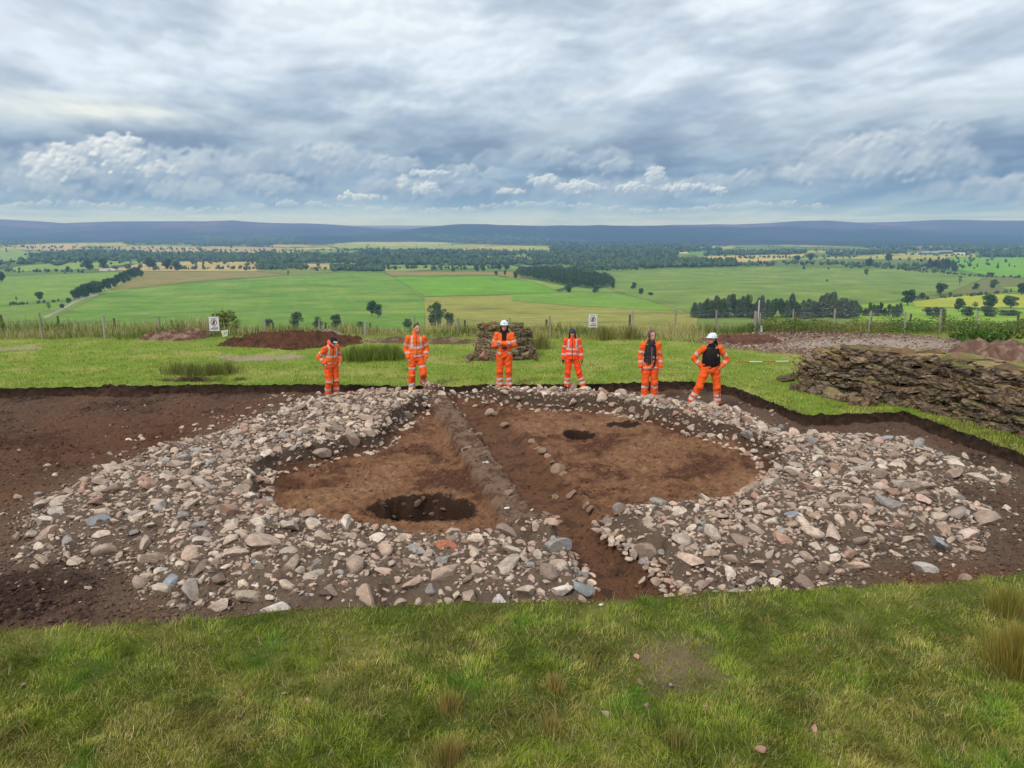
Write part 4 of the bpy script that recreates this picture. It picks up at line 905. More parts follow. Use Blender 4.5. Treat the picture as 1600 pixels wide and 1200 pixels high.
def hit_fast(px, py):
    X, Y, Z = ray(px, py); s = _ds / Y; x = X * s; zz = CAMH + Z * s; g = TT(px)
    m = g > zz
    i = int(np.argmax(m)) if m.any() else len(_ds) - 1
    return x[i], _ds[i], g[i]
_tc = {}
def TT(px):
    k = int(px // 6)
    if k not in _tc: _tc[k] = T((k * 6 + 3 - 800) / (FPX * CP) * _ds, _ds)
    return _tc[k]
pts = []; near = []
for poly, hgt in WOODS:
    p = np.array(poly, float); (x0, y0), (x1, y1) = p.min(0), p.max(0); a = (x1 - x0) * (y1 - y0); n = int(min(a * .6, 1700))
    qx = rng.uniform(x0, x1, n); qy = rng.uniform(y0, y1 + .8, n); m = (sdist(p, qx, qy) < .3) & ((fbm(qx / 16., qy / 3.5, 2, 501.) > -.16) | (y1 > 440))
    nearw = y1 > 440
    for a_, b_ in zip(qx[m], qy[m]):
        x, y, z = hit_fast(a_, b_); (near if nearw else pts).append((x, y, z, hgt * random.uniform(.7, 1.15), random.random() < .3))
for (xa, ya, xb, yb, n, h) in [(0, 424, 130, 426, 40, 8), (240, 421, 620, 421, 120, 9), (620, 420, 900, 420, 60, 10), (300, 412, 500, 404, 90, 10), (0, 412, 300, 410, 90, 10), (600, 402, 900, 404, 80, 12), (800, 428, 1000, 420, 60, 10), (1000, 418, 1210, 414, 110, 11), (1210, 411, 1500, 418, 110, 10), (1150, 404, 1340, 402, 60, 11), (1300, 398, 1600, 400, 50, 11), (1400, 422, 1545, 433, 60, 5), (1545, 433, 1700, 437, 50, 6), (1430, 469, 1580, 457, 36, 5), (0, 478, 110, 470, 18, 4), (0, 386, 500, 394, 160, 12), (500, 391, 900, 396, 120, 12), (60, 392, 300, 396, 60, 11), (1200, 393, 1340, 392, 40, 12), (1330, 416, 1480, 424, 60, 9), (860, 424, 1100, 408, 110, 11)]:
    for i in range(n):
        t = random.random(); a_ = xa + (xb - xa) * t; b_ = ya + (yb - ya) * t + random.gauss(0, .9 if yb < 430 else .5); x, y, z = hit_fast(a_, b_); pts.append((x, y, z, h * random.uniform(.5, 1.25), random.random() < .15))
for i in range(480):
    a_, b_ = random.uniform(-100, 1700), random.uniform(383, 422)
    x, y, z = hit_fast(a_, b_)
    if y < 5400: pts.append((x, y, z, random.uniform(6, 14), random.random() < .2))
blobwood('far_woodland', pts, 'distant dark woods, hedgerows and scattered trees of the valley')
v_, f_ = [], []
if near:
    n = 26000; nr = np.array([q[:4] for q in near]); k_ = rng.integers(0, len(nr), n); hh = nr[k_, 3]; d = rng.normal(size=(n, 3)); d /= np.linalg.norm(d, axis=1)[:, None]
    p = nr[k_, :3] + np.stack([np.zeros(n), np.zeros(n), hh * .62], 1) + d * np.stack([hh * .34, hh * .34, hh * .38], 1) * rng.uniform(.75, 1.05, n)[:, None]
    a = rng.normal(size=(n, 3)); a /= np.linalg.norm(a, axis=1)[:, None]; b = np.cross(a, rng.normal(size=(n, 3))); b /= np.linalg.norm(b, axis=1)[:, None]; s = rng.uniform(.5, 1.2, n)[:, None]
    co = np.stack([p - a * s, p + b * s * .7, p + a * s, p - b * s * .7], 1).reshape(-1, 3); cc = np.repeat(np.where((rng.random(n) < .5)[:, None], col(52, 72, 38), col(80, 100, 50)) * rng.uniform(.6, 1.25, n)[:, None], 4, 0)
    tag(link('woodland', mesh_np('woodland', co, np.arange(4 * n).reshape(n, 4), col=cc, mat=M_leaf, smoothsh=False)), 'dense dark wood right of the bright green field', 'woodland', kind='stuff')
# ------------------------------------------------------------------ far buildings
def house(name, px, py, wpx, hpx, wallc, roofc, label, depth=12, rot=0.):
    x, y, z = hit(px, py); k = y / (FPX * CP); w = wpx * k; h = hpx * k; e = link(name, None, None, (x, y, z)); e.rotation_euler.z = rot
    m = MB(); m.box(0, 0, h * .3, w, depth, h * .65, s2l(wallc)); link('wall', m.mesh('wall', M_wall), e)
    m = MB(); a = w / 2 + .4; d = depth / 2 + .5; z0 = h * .62; z1 = h * 1.0
    m.add([(-a, -d, z0), (a, -d, z0), (a, 0, z1), (-a, 0, z1), (-a, d, z0), (a, d, z0)], [(0, 1, 2, 3), (3, 2, 5, 4), (0, 3, 4), (1, 5, 2), (0, 4, 5, 1)], s2l(roofc)); link('roof', m.mesh('roof', M_wall), e)
    tag(e, label, 'building', 'far farm buildings')
house('farm_house', 164, 423.5, 13, 3.2, (226, 224, 216), (170, 170, 170), 'white farm building under the pair of big trees, left end')
house('farm_house', 177, 423.0, 10, 2.6, (226, 224, 216), (196, 196, 192), 'white farm building under the pair of big trees, right end')
house('farm_house', 254, 420.5, 8, 2, (220, 214, 200), (180, 176, 170), 'small pale house between split tree and double tree')
house('farm_shed', 1452, 397.5, 26, 4.5, (110, 112, 112), (150, 156, 162), 'long grey farm shed at the left of the hilltop farm', 30)
house('farm_shed', 1475, 396.5, 20, 5.0, (90, 92, 92), (132, 140, 146), 'dark grey farm shed in the middle of the hilltop farm', 30)
house('farm_shed', 1499, 397.5, 15, 2.8, (210, 212, 210), (196, 204, 208), 'low white farm shed at the right of the hilltop farm', 20)
house('farm_house', 1434, 395.5, 6, 3, (190, 184, 172), (120, 112, 106), 'small stone house left of the hilltop sheds')
house('farm_house', 846, 418.5, 7, 2, (226, 222, 212), (150, 150, 150), 'small white house beyond the wood')
# ------------------------------------------------------------------ spoil heaps
def heap(px0, px1, py, hpx, dep, c1, c2, label, rough=.12, name='spoil_heap', lumps=0, zbase=GZ, cat='spoil heap', seed=0.):
    x0, y0 = unproj(px0, py, zbase); x1, y1 = unproj(px1, py, zbase); cx = float(x0 + x1) / 2; w = float(x1 - x0) / 2 * 1.12; y = float(y0) + dep / 2; h = hpx * y / FPX * .66
    n, m_ = 110, 46; U, V = np.meshgrid(np.linspace(-1, 1, n), np.linspace(-1, 1, m_), indexing='ij'); X = cx + U * w; Y = y + V * dep / 2 * 1.15
    r = np.sqrt((np.abs(U) ** 2.4) + V ** 2 * 1.0) + fbm(X * 1.1, Y * 1.1, 3, 300 + seed) * .25
    sh = smooth(1.0, .15, r); Z = h * sh * (1 + .45 * fbm(X * .9, Y * .9, 3, 310 + seed)) + (fbm(X * 4, Y * 4, 4, 320 + seed, .6) * rough + np.abs(fbm(X * 9, Y * 9, 2, 330)) * rough * .5) * smooth(.0, .2, sh) - .06 * (1 - smooth(0, .1, sh))
    g = H(X.ravel(), Y.ravel()).reshape(X.shape); n1 = fbm(X * 2.5, Y * 2.5, 4, 340 + seed); cc = lerp(np.zeros(X.shape + (3,)) + s2l(c1), s2l(c2), smooth(-.1, .5, n1)); cc = cc * (1 + .4 * fbm(X * 8, Y * 8, 2, 350))[..., None]
    o = link(name, grid_mesh(name, X - cx, Y - y, g + Z - zbase, np.clip(cc, .01, 1), M_ground), None, (cx, y, zbase)); return tag(o, label, cat)
heap(205, 318, 533, 15, 2.2, (104, 78, 62), (150, 126, 106), 'low brown spoil heap with pale stones left of the left sign', seed=1)
heap(332, 552, 545, 21, 3.0, (96, 64, 46), (72, 52, 42), 'big red brown spoil heap right of the left sign', seed=2, rough=.16)
heap(340, 375, 541, 12, 1.2, (80, 58, 44), (96, 70, 54), 'small dark soil pile between the sign and the big heap', seed=3)
heap(470, 528, 527, 10, 1.5, (140, 122, 108), (166, 146, 130), 'small pinkish rubble pile behind the big red brown heap', seed=9)
heap(126, 226, 611, 15, .55, (66, 48, 38), (92, 66, 50), 'dark clods piled on the back edge of the trench at left', rough=.10, seed=4)
heap(1530, 1720, 580, 40, 3.4, (116, 88, 74), (150, 126, 110), 'brown spoil heap at the right picture edge', seed=5, rough=.14)
heap(1120, 1235, 541, 10, 2.2, (112, 78, 62), (84, 60, 50), 'low dark soil bank behind the right worker', seed=6, rough=.1)
heap(548, 760, 537, 9, .9, (104, 84, 66), (140, 120, 100), 'long low line of earth behind the second worker', seed=7, rough=.08)
# bare soil cut with water at left is in the ground; clods on the heap
def gsamp(n):
    py = rng.uniform(520, 575, n); px = rng.uniform(1080, 1700, n); x, y = unproj(px, py, GZ); return np.array(x), np.array(y)
def gcf(x, y, F_):
    return (F_[7] > .5) & (rng.random(len(x)) < .8), np.where((rng.random(len(x)) < .6)[:, None], col(176, 160, 144), col(120, 92, 76)) * rng.uniform(.6, 1.3, len(x))[:, None]
scatter_lumps('gravel', 9000, gsamp, (.02, .07), gcf, 'stones and gravel of the bare strip behind the right turf stack', 'gravel')
# ------------------------------------------------------------------ cut turves
def turf_variant(seed):
    r = np.random.default_rng(seed); nx, ny, nz = 9, 7, 4; v = {}; co = []; cc = []
    g = lambda i, n: i / (n - 1) * 2 - 1
    P = [(i, j, k) for i in range(nx) for j in range(ny) for k in range(nz) if i in (0, nx - 1) or j in (0, ny - 1) or k in (0, nz - 1)]
    ph = r.uniform(0, 100); top = s2l(random.choice([(140, 124, 84), (146, 128, 92), (126, 122, 70), (118, 98, 74)])); side = s2l((142, 122, 102)); sd2 = s2l((96, 78, 64))
    for q in P:
        v[q] = len(co); a, b, c = g(q[0], nx), g(q[1], ny), g(q[2], nz)
        rr = 1 - .05 * abs(c) ** 3 - .05 * (abs(a * b)) ** 3
        nA = float(perlin(a * 1.6 + ph, b * 1.6 + c * .5)); nB = float(perlin(b * 2.1 + ph, a * 1.3 + 9 + c * .7)); nC = float(perlin(a * 1.5 + ph + 30, b * 1.5))
        co.append((a * .5 * rr + nA * .2 + r.normal() * .022, b * .5 * rr + nB * .2 + r.normal() * .022, c * .5 + nC * .42 + r.normal() * .035))
        t = 1.0 if c > .9 else 0.; cl = top * t + (side if r.random() < .6 else sd2) * (1 - t); cc.append(cl * r.uniform(.75, 1.2))
    F_ = []
    def quad(a, b, c, d): F_.append((v[a], v[b], v[c], v[d]))
    for i in range(nx - 1):
        for j in range(ny - 1): quad((i, j, 0), (i, j + 1, 0), (i + 1, j + 1, 0), (i + 1, j, 0)); quad((i, j, nz - 1), (i + 1, j, nz - 1), (i + 1, j + 1, nz - 1), (i, j + 1, nz - 1))
        for k in range(nz - 1): quad((i, 0, k), (i + 1, 0, k), (i + 1, 0, k + 1), (i, 0, k + 1)); quad((i, ny - 1, k), (i, ny - 1, k + 1), (i + 1, ny - 1, k + 1), (i + 1, ny - 1, k))
    for j in range(ny - 1):
        for k in range(nz - 1): quad((0, j, k), (0, j, k + 1), (0, j + 1, k + 1), (0, j + 1, k)); quad((nx - 1, j, k), (nx - 1, j + 1, k), (nx - 1, j + 1, k + 1), (nx - 1, j, k + 1))
    return mesh_np('turf', co, F_, col=np.array(cc), mat=M_turf, smoothsh=False)
TV = [turf_variant(700 + i) for i in range(14)]
def turf(x, y, z, lx, ly, lz, yaw, label, grp, tilt=.10, flip=None):
    o = link('turf', random.choice(TV), None, (x, y, z)); o.scale = (lx, ly, lz); flip = random.random() < .35 if flip is None else flip
    o.rotation_euler = (random.gauss(0, tilt) + (math.pi if flip else 0), random.gauss(0, tilt), yaw + random.gauss(0, .16)); k = random.uniform(.7, 1.3); w = random.uniform(.92, 1.06)
    o.color = (k * w, k, k / w, 1); return tag(o, label, 'turf', grp)
BASE = wpoly([(1236, 590), (1262, 602), (1330, 618), (1430, 640), (1520, 662), (1600, 684), (1720, 716)], GZ)
seg = np.diff(BASE, axis=0); sl_ = np.hypot(seg[:, 0], seg[:, 1]); cum = np.r_[0, np.cumsum(sl_)]; LEN = cum[-1]
def along(s):
    i = min(max(int(np.searchsorted(cum, s)) - 1, 0), len(seg) - 1); t = (s - cum[i]) / sl_[i]; p = BASE[i] + seg[i] * t; d = seg[i] / sl_[i]; return p, d, np.array([-d[1], d[0]])
NL = 10
for k in range(NL):
    s = -.1 + .22 * k * .5 + random.uniform(0, .3)
    while s < LEN:
        ln = random.uniform(.30, .66); p, d, nrm = along(min(s + ln / 2, LEN - .01)); hmax = np.interp(s, [0, .8, 2.0, 3.5, LEN], [5.5, 7.4, 8.8, 9.6, NL]) + random.uniform(-.6, .6)
        if k < hmax:
            back = .028 * k + random.gauss(0, .06); q = p + nrm * (back + .18); lv = ['bottom', 'lower', 'middle', 'upper'][min(k * 4 // NL, 3)]; part_ = 'far' if s < 3 else 'middle' if s < 6 else 'near'
            turf(q[0], q[1], GZ + .06 + k * .118 + random.gauss(0, .022), ln * 1.08, random.uniform(.34, .5), random.uniform(.085, .135), math.atan2(d[1], d[0]), 'cut turf in the %s courses of the right turf stack, %s part' % (lv, part_), 'turves of the right stack, %s courses, %s part' % (lv, part_))
        s += ln
for rowi in range(3):
    s = .5
    while s < LEN:
        ln = random.uniform(.5, .9); p, d, nrm = along(min(s + ln / 2, LEN - .01)); q = p + nrm * (.50 + rowi * .45); 
        turf(q[0], q[1], GZ + NL * .118 * np.interp(s, [0, .8, 2.0, 3.5, LEN], [.58, .76, .9, .97, 1.0]) + .02 - .03 * rowi, ln, .5, .13, math.atan2(d[1], d[0]), 'grassy turf lying on top of the right turf stack', 'grassy turves on top of the right stack', .07, False); s += ln * .95
# packed turves inside the stack
v_, f_, c_, k = [], [], [], 0
for i in range(700):
    s = random.uniform(.2, LEN); p, d, nrm = along(s); q = p + nrm * random.uniform(.38, 1.7); hz = NL * .118 * np.interp(s, [0, .8, 2.0, 3.5, LEN], [.5, .68, .84, .93, .97]); v, f = TINY[i % 12]
    v = v * (.3, .3, .09) + (q[0], q[1], GZ + random.uniform(.05, hz - .05)); v_.append(v); f_.append(f + k); c_.append(np.tile(s2l((84, 66, 52)) * random.uniform(.6, 1.2), (len(v), 1))); k += len(v)
tag(link('packed_turves', mesh_np('packed_turves', np.vstack(v_), np.vstack(f_), col=np.vstack(c_), mat=M_crumb)), 'packed turves filling the inside of the right turf stack', 'turves', kind='stuff')
# crumbs and hanging roots on the face of the stack
v_, f_, c_, k = [], [], [], 0
for i in range(900):
    s = random.uniform(-.3, LEN); p, d, nrm = along(min(max(s, 0.01), LEN - .01)); hz = NL * .118 * np.interp(s, [0, .8, 2.0, 3.5, LEN], [.5, .68, .84, .93, .97]); zz = random.random() ** 1.6 * hz; q = p + nrm * (.0 + .22 * zz + random.gauss(-.02, .09)) + d * min(s, 0); v, f = TINY[i % 12]
    sz = random.uniform(.015, .05); v = (v * (sz, sz, sz * .6)) @ np.array(rotm()).T + (q[0], q[1], GZ + zz + .02); v_.append(v); f_.append(f + k); c_.append(np.tile(s2l(random.choice([(122, 106, 90), (84, 68, 56), (146, 128, 100), (104, 86, 70)])) * random.uniform(.7, 1.2), (len(v), 1))); k += len(v)
tag(link('turf_crumbs', mesh_np('turf_crumbs', np.vstack(v_), np.vstack(f_), col=np.vstack(c_), mat=M_crumb, smoothsh=False)), 'loose soil crumbs caught on the right turf stack', 'soil', kind='stuff')
n = 3200; ss_ = rng.uniform(0, LEN - .01, n); kk = rng.random(n); XY = np.array([(lambda t: (*(t[0] + t[2] * (.0 + .28 * q)), ))(along(a)) for a, q in zip(ss_, kk)]); hz = NL * .118 * np.interp(ss_, [0, .8, 2.0, 3.5, LEN], [.5, .68, .84, .93, .97]); 
blades('turf_roots', XY[:, 0] + rng.normal(0, .04, n), XY[:, 1] + rng.normal(0, .06, n) - .12, GZ + kk * hz + .04, rng.uniform(.03, .11, n), rng.uniform(.004, .009, n), np.where((rng.random(n) < .5)[:, None], col(168, 148, 108), col(130, 112, 78)) * rng.uniform(.6, 1.2, n)[:, None], rng.uniform(.4, .97, n), 'dry grass and roots sticking out of the right turf stack', 'grass', az=rng.normal(-1.6, .8, n))
# tumbled turves at the far foot
for px, py in [(1228, 592), (1250, 608), (1275, 612), (1300, 618), (1262, 600), (1290, 608), (1322, 622), (1340, 628), (1360, 628)]:
    x, y = unproj(px, py, GZ + .05); turf(float(x), float(y), GZ + .07, .42, .34, .14, random.uniform(0, 3), 'fallen turf on the grass at the foot of the right turf stack', 'fallen turves at the foot of the right stack', .25)
# small stack behind the third worker
cx0, cy0 = unproj(789, 563, GZ); cx0 = float(cx0); cy0 = float(cy0) + .75
for k in range(9):
    rx = 1.0 - .035 * k; ry = .68 - .035 * k; n = 9
    for i in range(n):
        a = math.pi + (i + .5 * (k % 2)) / n * math.pi * 1.15 - .2; 
        turf(cx0 + math.cos(a) * rx * .86 + random.gauss(0, .03), cy0 + math.sin(a) * ry + random.gauss(0, .03), GZ + .05 + k * .108, random.uniform(.36, .5), .36, .12, a + math.pi / 2, 'cut turf in the small stack behind the third worker', 'turves of the small stack behind the third worker', .09, False)
for i in range(9):
    a = random.uniform(0, 6.28); r = random.uniform(0, .6); turf(cx0 + math.cos(a) * r, cy0 + math.sin(a) * r * .6, GZ + 1.0 + random.uniform(0, .05), .55, .42, .12, random.uniform(0, 3), 'top turf of the small stack behind the third worker', 'top turves of the small stack', .08, False)
m = MB()
for k in range(8): 
    v, f = ICO[2]; m.add(v * (.9 - .03 * k, .62 - .02 * k, .12) + (cx0, cy0, GZ + .06 + k * .108), f.tolist(), s2l((60, 46, 36)))
tag(link('turf_core', m.mesh('turf_core', M_turf)), 'earth packed inside the small turf stack', 'turves', kind='stuff')
for px, py, r, c, lab in [(757, 559, .24, (164, 118, 98), 'large reddish boulder at the left foot of small turf stack'), (735, 560, .17, (104, 78, 66), 'dark brown boulder left of the large reddish one'), (731, 565, .10, (150, 128, 106), 'pale stone in front of the dark brown boulder'), (746, 562, .10, (110, 88, 74), 'small brown stone between two boulders by the small stack'), (769, 556, .14, (120, 96, 78), 'brown stone right of the large reddish boulder'), (836, 560, .12, (84, 68, 54), 'dark clod at the right foot of the small turf stack')]:
    x, y = unproj(px, py, GZ + r * .3); o = link('boulder', random.choice(BIGM), None, (float(x), float(y), GZ + r * .45)); o.scale = (r, r, r * 1.5); o.rotation_euler = rotm().to_euler(); o.color = (*s2l(c), 1); tag(o, lab, 'boulder')
# ------------------------------------------------------------------ fences
def topz(px, py, Y):
    X, Yr, Z = ray(px, py); return CAMH + float(Z / Yr) * Y
def fence(name, label, posts, wires, c, thick, Ydef=None):
    P = []
    for q in posts:
        px, pt, pb = q[:3]; x, y = unproj(px, pb, GZ); x = float(x); y = float(y)
        if Ydef: y = Ydef; x = float((px - 800) / (FPX * CP + 0 * y) * y * 1.0); X_, Y_, Z_ = ray(px, pt); x = float(X_ / Y_ * y)
        P.append((x, y, topz(px, pt, y)))
    cx, cy = P[0][0], P[0][1]; e = link(name, None, None, (cx, cy, GZ)); tag(e, label, 'fence')
    for (x, y, zt) in P:
        m = MB(); g = float(H(x, y)[0]); k = random.uniform(.8, 1.15); lx = random.gauss(0, .03); ly = random.gauss(0, .03)
        m.tube((x - cx, y - cy, g - .1 - GZ), (x - cx + lx, y - cy + ly, zt - GZ), thick * k, thick * .85 * k, 8, s2l(c) * k); link('post', m.mesh('post', M_wood, False), e)
    for hgt in wires:
        m = MB()
        for a, b in zip(P[:-1], P[1:]):
            za = float(H(a[0], a[1])[0]) + hgt * .95 - GZ; zb = float(H(b[0], b[1])[0]) + hgt * .95 - GZ; m.tube((a[0] - cx, a[1] - cy, za), (b[0] - cx, b[1] - cy, zb), .0035, .0035, 4, s2l((140, 142, 140)))
        link('wire', m.mesh('wire', M_wood, True), e)
fence('wire_fence', 'long wire fence of pale weathered posts across the back', [(-40, 488, 531), (67, 488, 529), (164, 492, 528), (250, 494, 521), (326, 497, 521), (415, 499, 524), (499, 498, 523), (571, 502, 523), (646, 493, 521), (716, 497, 521), (797, 497, 522), (859, 494, 521), (989, 486, 515), (1055, 483, 510), (1119, 485, 520), (1178, 486, 519), (1239, 483, 518), (1302, 483, 519), (1357, 486, 521), (1413, 487, 520), (1467, 483, 521), (1523, 486, 519), (1620, 486, 520)], [.25, .45, .65, .85, 1.0], (156, 150, 138), .045)
fence('wooden_fence', 'older fence of short dark posts standing behind the pale one', [(5, 492, 516), (93, 494, 516), (180, 497, 516), (268, 500, 516), (354, 502, 516), (428, 504, 516), (508, 504, 516), (580, 505, 516), (652, 503, 516), (727, 500, 516), (793, 500, 516), (853, 499, 516), (983, 492, 512), (1120, 489, 512), (1243, 487, 512), (1361, 489, 512), (1420, 490, 512), (1473, 489, 514), (1590, 488, 514)], [.5, .9], (96, 84, 70), .05)
def post(px, pt, pb, r, c, label, name='post', grp=None):
    x, y = unproj(px, pb, GZ); x = float(x); y = float(y); m = MB(); zt = topz(px, pt, y); g = float(H(x, y)[0]); m.tube((0, 0, -.1), (.01, 0, zt - g - .03), r, r * .92, 10, s2l(c)); m.tube((.01, 0, zt - g - .03), (.01, 0, zt - g), r * .92, r * .5, 10, s2l(c))
    return tag(link(name, m.mesh(name, M_wood, False), None, (x, y, g)), label, 'post', grp)
post(1183, 469, 519, .035, (190, 186, 176), 'tallest pale post of the cluster behind right worker')
post(1179, 487, 520, .05, (150, 144, 132), 'thick grey post at the left of the tall pale post')
post(1186, 489, 519, .03, (160, 154, 142), 'thin post directly right of the tall pale post')
post(1189, 509, 521, .06, (232, 236, 236), 'short white plastic tube beside the tall pale post', 'plastic_tube')
# ------------------------------------------------------------------ signs
def sign(px, pt, pb, wpx, pbase, label, tilt=0., name='warning_sign'):
    x, y = unproj(px, pbase, GZ); x = float(x); y = float(y); zt = topz(px, pt, y); zb = topz(px, pb, y); w = wpx * y / (FPX * CP) ; g = float(H(x, y)[0]); h = zt - zb
    e = link(name, None, None, (x, y, g)); e.rotation_euler.z = tilt; zc = (zt + zb) / 2 - g; W = s2l((222, 222, 218))
    m = MB(); m.tube((0, .03, -.1), (0, .03, zc + h * .4), .025, .025, 8, s2l((112, 108, 98))); link('post', m.mesh('post', M_wood), e)
    m = MB(); m.box(0, 0, zc, w, .012, h, W); bd = link('board', m.mesh('board', M_plain), e)
    R_, zc2, n = w * .33, zc + h * .10, 40; rd = s2l((132, 52, 84)); dk_ = s2l((46, 24, 40))
    m = MB(); a = np.arange(n) * 2 * np.pi / n; o_ = np.stack([np.cos(a) * R_, a * 0 - .009, np.sin(a) * R_ + zc2], 1); i_ = np.stack([np.cos(a) * R_ * .78, a * 0 - .009, np.sin(a) * R_ * .78 + zc2], 1)
    m.add(np.vstack([o_, i_]), [(k, (k + 1) % n, n + (k + 1) % n, n + k) for k in range(n)], rd); m.box(0, -.0095, zc2, R_ * .18, .001, R_ * 1.7, rd, Matrix.Rotation(R(45), 3, 'Y').to_euler()); link('prohibition_ring', m.mesh('prohibition_ring', M_plain), bd)
    m = MB(); m.box(0, -.012, zc2 - R_ * .25, R_ * .5, .002, R_ * .55, dk_)
    for i, hh in enumerate((.55, .68, .66, .5)): m.box(-R_ * .19 + i * R_ * .127, -.012, zc2 + R_ * (.02 + hh / 2), R_ * .1, .002, R_ * hh, dk_)
    m.box(-R_ * .34, -.012, zc2 - R_ * .1, R_ * .12, .002, R_ * .5, dk_, Matrix.Rotation(R(-25), 3, 'Y').to_euler()); link('hand_symbol', m.mesh('hand_symbol', M_plain), bd)
    m = MB(); rr = random.Random(px)
    def line(z, x0, x1, hh, c):
        xx = x0
        while xx < x1: l = rr.uniform(.03, .07) * w; m.box(xx + l / 2, -.009, z, l * .8, .002, hh, c); xx += l
    line(zc + h * .40, -w * .36, w * .36, h * .035, s2l((120, 128, 136))); line(zc - h * .235, -w * .18, w * .36, h * .05, s2l((150, 40, 60))); line(zc - h * .33, -w * .36, w * .36, h * .035, s2l((50, 70, 100))); line(zc - h * .38, -w * .36, w * .36, h * .035, s2l((50, 70, 100)))
    link('lettering', m.mesh('lettering', M_plain), bd); tag(e, label, 'sign'); return e
sign(336, 495, 517, 15.2, 526, 'white no entry sign with hand symbol on post, left')
sign(926, 491, 511.5, 13, 524, 'white no entry sign with hand symbol, right one above rough grass', .05)
x, y = unproj(352, 529, GZ); e = link('tilted_placard', None, None, (float(x), float(y), GZ)); m = MB(); m.add([(-.15, 0, .30), (.13, 0, .34), (.09, 0, .10), (-.08, 0, .06), (-.15, .012, .30), (.13, .012, .34), (.09, .012, .10), (-.08, .012, .06)], [(0, 3, 2, 1), (4, 5, 6, 7), (0, 1, 5, 4), (1, 2, 6, 5), (2, 3, 7, 6), (3, 0, 4, 7)], s2l((206, 216, 186))); m.box(-.02, -.004, .2, .03, .003, .1, s2l((120, 136, 120))); m.box(.05, -.004, .22, .03, .003, .1, s2l((120, 136, 120))); link('board', m.mesh('board', M_plain), e)
m = MB(); m.tube((0, .02, -.05), (0, .02, .3), .015, .015, 6, s2l((60, 56, 50))); link('stake', m.mesh('stake', M_wood), e); tag(e, 'small pale tilted placard at the foot of the left sign', 'sign')
# ranging rod, scale bar, small finds
x0, y0 = unproj(1150, 566, GZ + .08); x1, y1 = unproj(1232, 565, GZ + .08); e = link('ranging_rod', None, None, (float(x0), float(y0), GZ)); tag(e, 'red and white ranging rod lying on the grass by the turf stack', 'ranging rod')
for i in range(4):
    m = MB(); a, b = i / 4, (i + 1) / 4; dx, dy = float(x1 - x0), float(y1 - y0); m.tube((dx * a, dy * a, .09), (dx * b, dy * b, .09), .018, .018, 8, s2l((206, 70, 44)) if i % 2 == 0 else s2l((214, 210, 200))); link('rod_section', m.mesh('rod_section', M_plain), e)
for px, py, z, s, lab in [(759, 718, .25, .06, 'white label lying on the middle of the soil baulk'), (792, 780, .25, .05, 'pale flint on the near part of the soil baulk'), (940, 938, GZ + .05, .035, 'scrap of white litter on the turf edge below the gap')]:
    x, y = unproj(px, py, z); m = MB(); m.box(0, 0, 0, s * 1.6, s, s * .25, s2l((225, 225, 222)), Matrix.Rotation(.5, 3, 'Z').to_euler()); m.box(s * .4, s * .2, s * .2, s * .5, s * .4, s * .2, s2l((205, 205, 205))); o = link('label_tag', m.mesh('label_tag', M_plain), None, (float(x), float(y), float(H(x, y)[0]) + .02)); tag(o, lab, 'marker')
# ------------------------------------------------------------------ bushes and weeds at the fence
def shrub(px, py, wm, hm, n, c1, c2, label, seed, name='shrub', zb=GZ):
    x, y = unproj(px, py, zb); x, y = float(x), float(y); r = np.random.default_rng(seed); bl = [(r.uniform(-.5, .5) * wm, r.uniform(-.3, .3) * wm, r.uniform(.25, .62) * hm, r.uniform(.22, .34) * hm) for _ in range(9)]
    e = link(name, None, None, (x, y, float(H(x, y)[0]))); link('foliage', leaf_mesh('foliage', bl, n, .035, s2l(c1), s2l(c2), seed), e); m = MB()
    for i in range(7): a = r.uniform(0, 6.28); m.tube((0, 0, -.05), (math.cos(a) * wm * .35, math.sin(a) * wm * .2, hm * .6), .012, .005, 5, s2l((90, 84, 54)))
    link('stem', m.mesh('stem', M_bark), e); tag(e, label, 'shrub')
shrub(1532, 546, 1.5, .8, 2600, (70, 104, 44), (104, 134, 60), 'bright green nettle clump at the edge of the stony patch', 1)
shrub(1568, 540, 1.3, .75, 2200, (76, 104, 46), (112, 136, 66), 'green weed clump left of the right spoil heap', 2)
shrub(1515, 536, 1.0, .5, 1400, (84, 112, 50), (120, 140, 70), 'low weed clump behind the stony patch', 3)
shrub(345, 518, .9, 1.15, 1100, (90, 108, 46), (116, 124, 58), 'tall yellowish green bush behind the left sign', 4)
r4 = random.Random(9)
v_, c_ = [], []
n = 26000; xs = rng.uniform(9.5, 27, n); ys = rng.uniform(30.2, 33.5, n); hgt = (.25 + .55 * np.clip(fbm(xs * .7, ys * .7, 3, 401.) + .35, 0, 1)); zz_ = H(xs, ys) + rng.random(n) ** .6 * hgt
p = np.stack([xs, ys, zz_], 1); a = rng.normal(size=(n, 3)); a /= np.linalg.norm(a, axis=1)[:, None]; b = np.cross(a, rng.normal(size=(n, 3))); b /= np.linalg.norm(b, axis=1)[:, None]; s = rng.uniform(.02, .05, n)[:, None]
cc = np.where((fbm(xs * .5, ys * .5, 2, 403.) + rng.normal(0, .1, n) > 0)[:, None], col(92, 120, 52), col(126, 134, 72)) * rng.uniform(.65, 1.25, n)[:, None]
tag(link('weeds', mesh_np('weeds', np.stack([p - a * s, p + b * s * .6, p + a * s, p - b * s * .6], 1).reshape(-1, 3), np.arange(4 * n).reshape(n, 4), col=np.repeat(cc, 4, 0), mat=M_grass, smoothsh=False)), 'nettles and leafy weeds along the fence at right', 'weeds', kind='stuff')
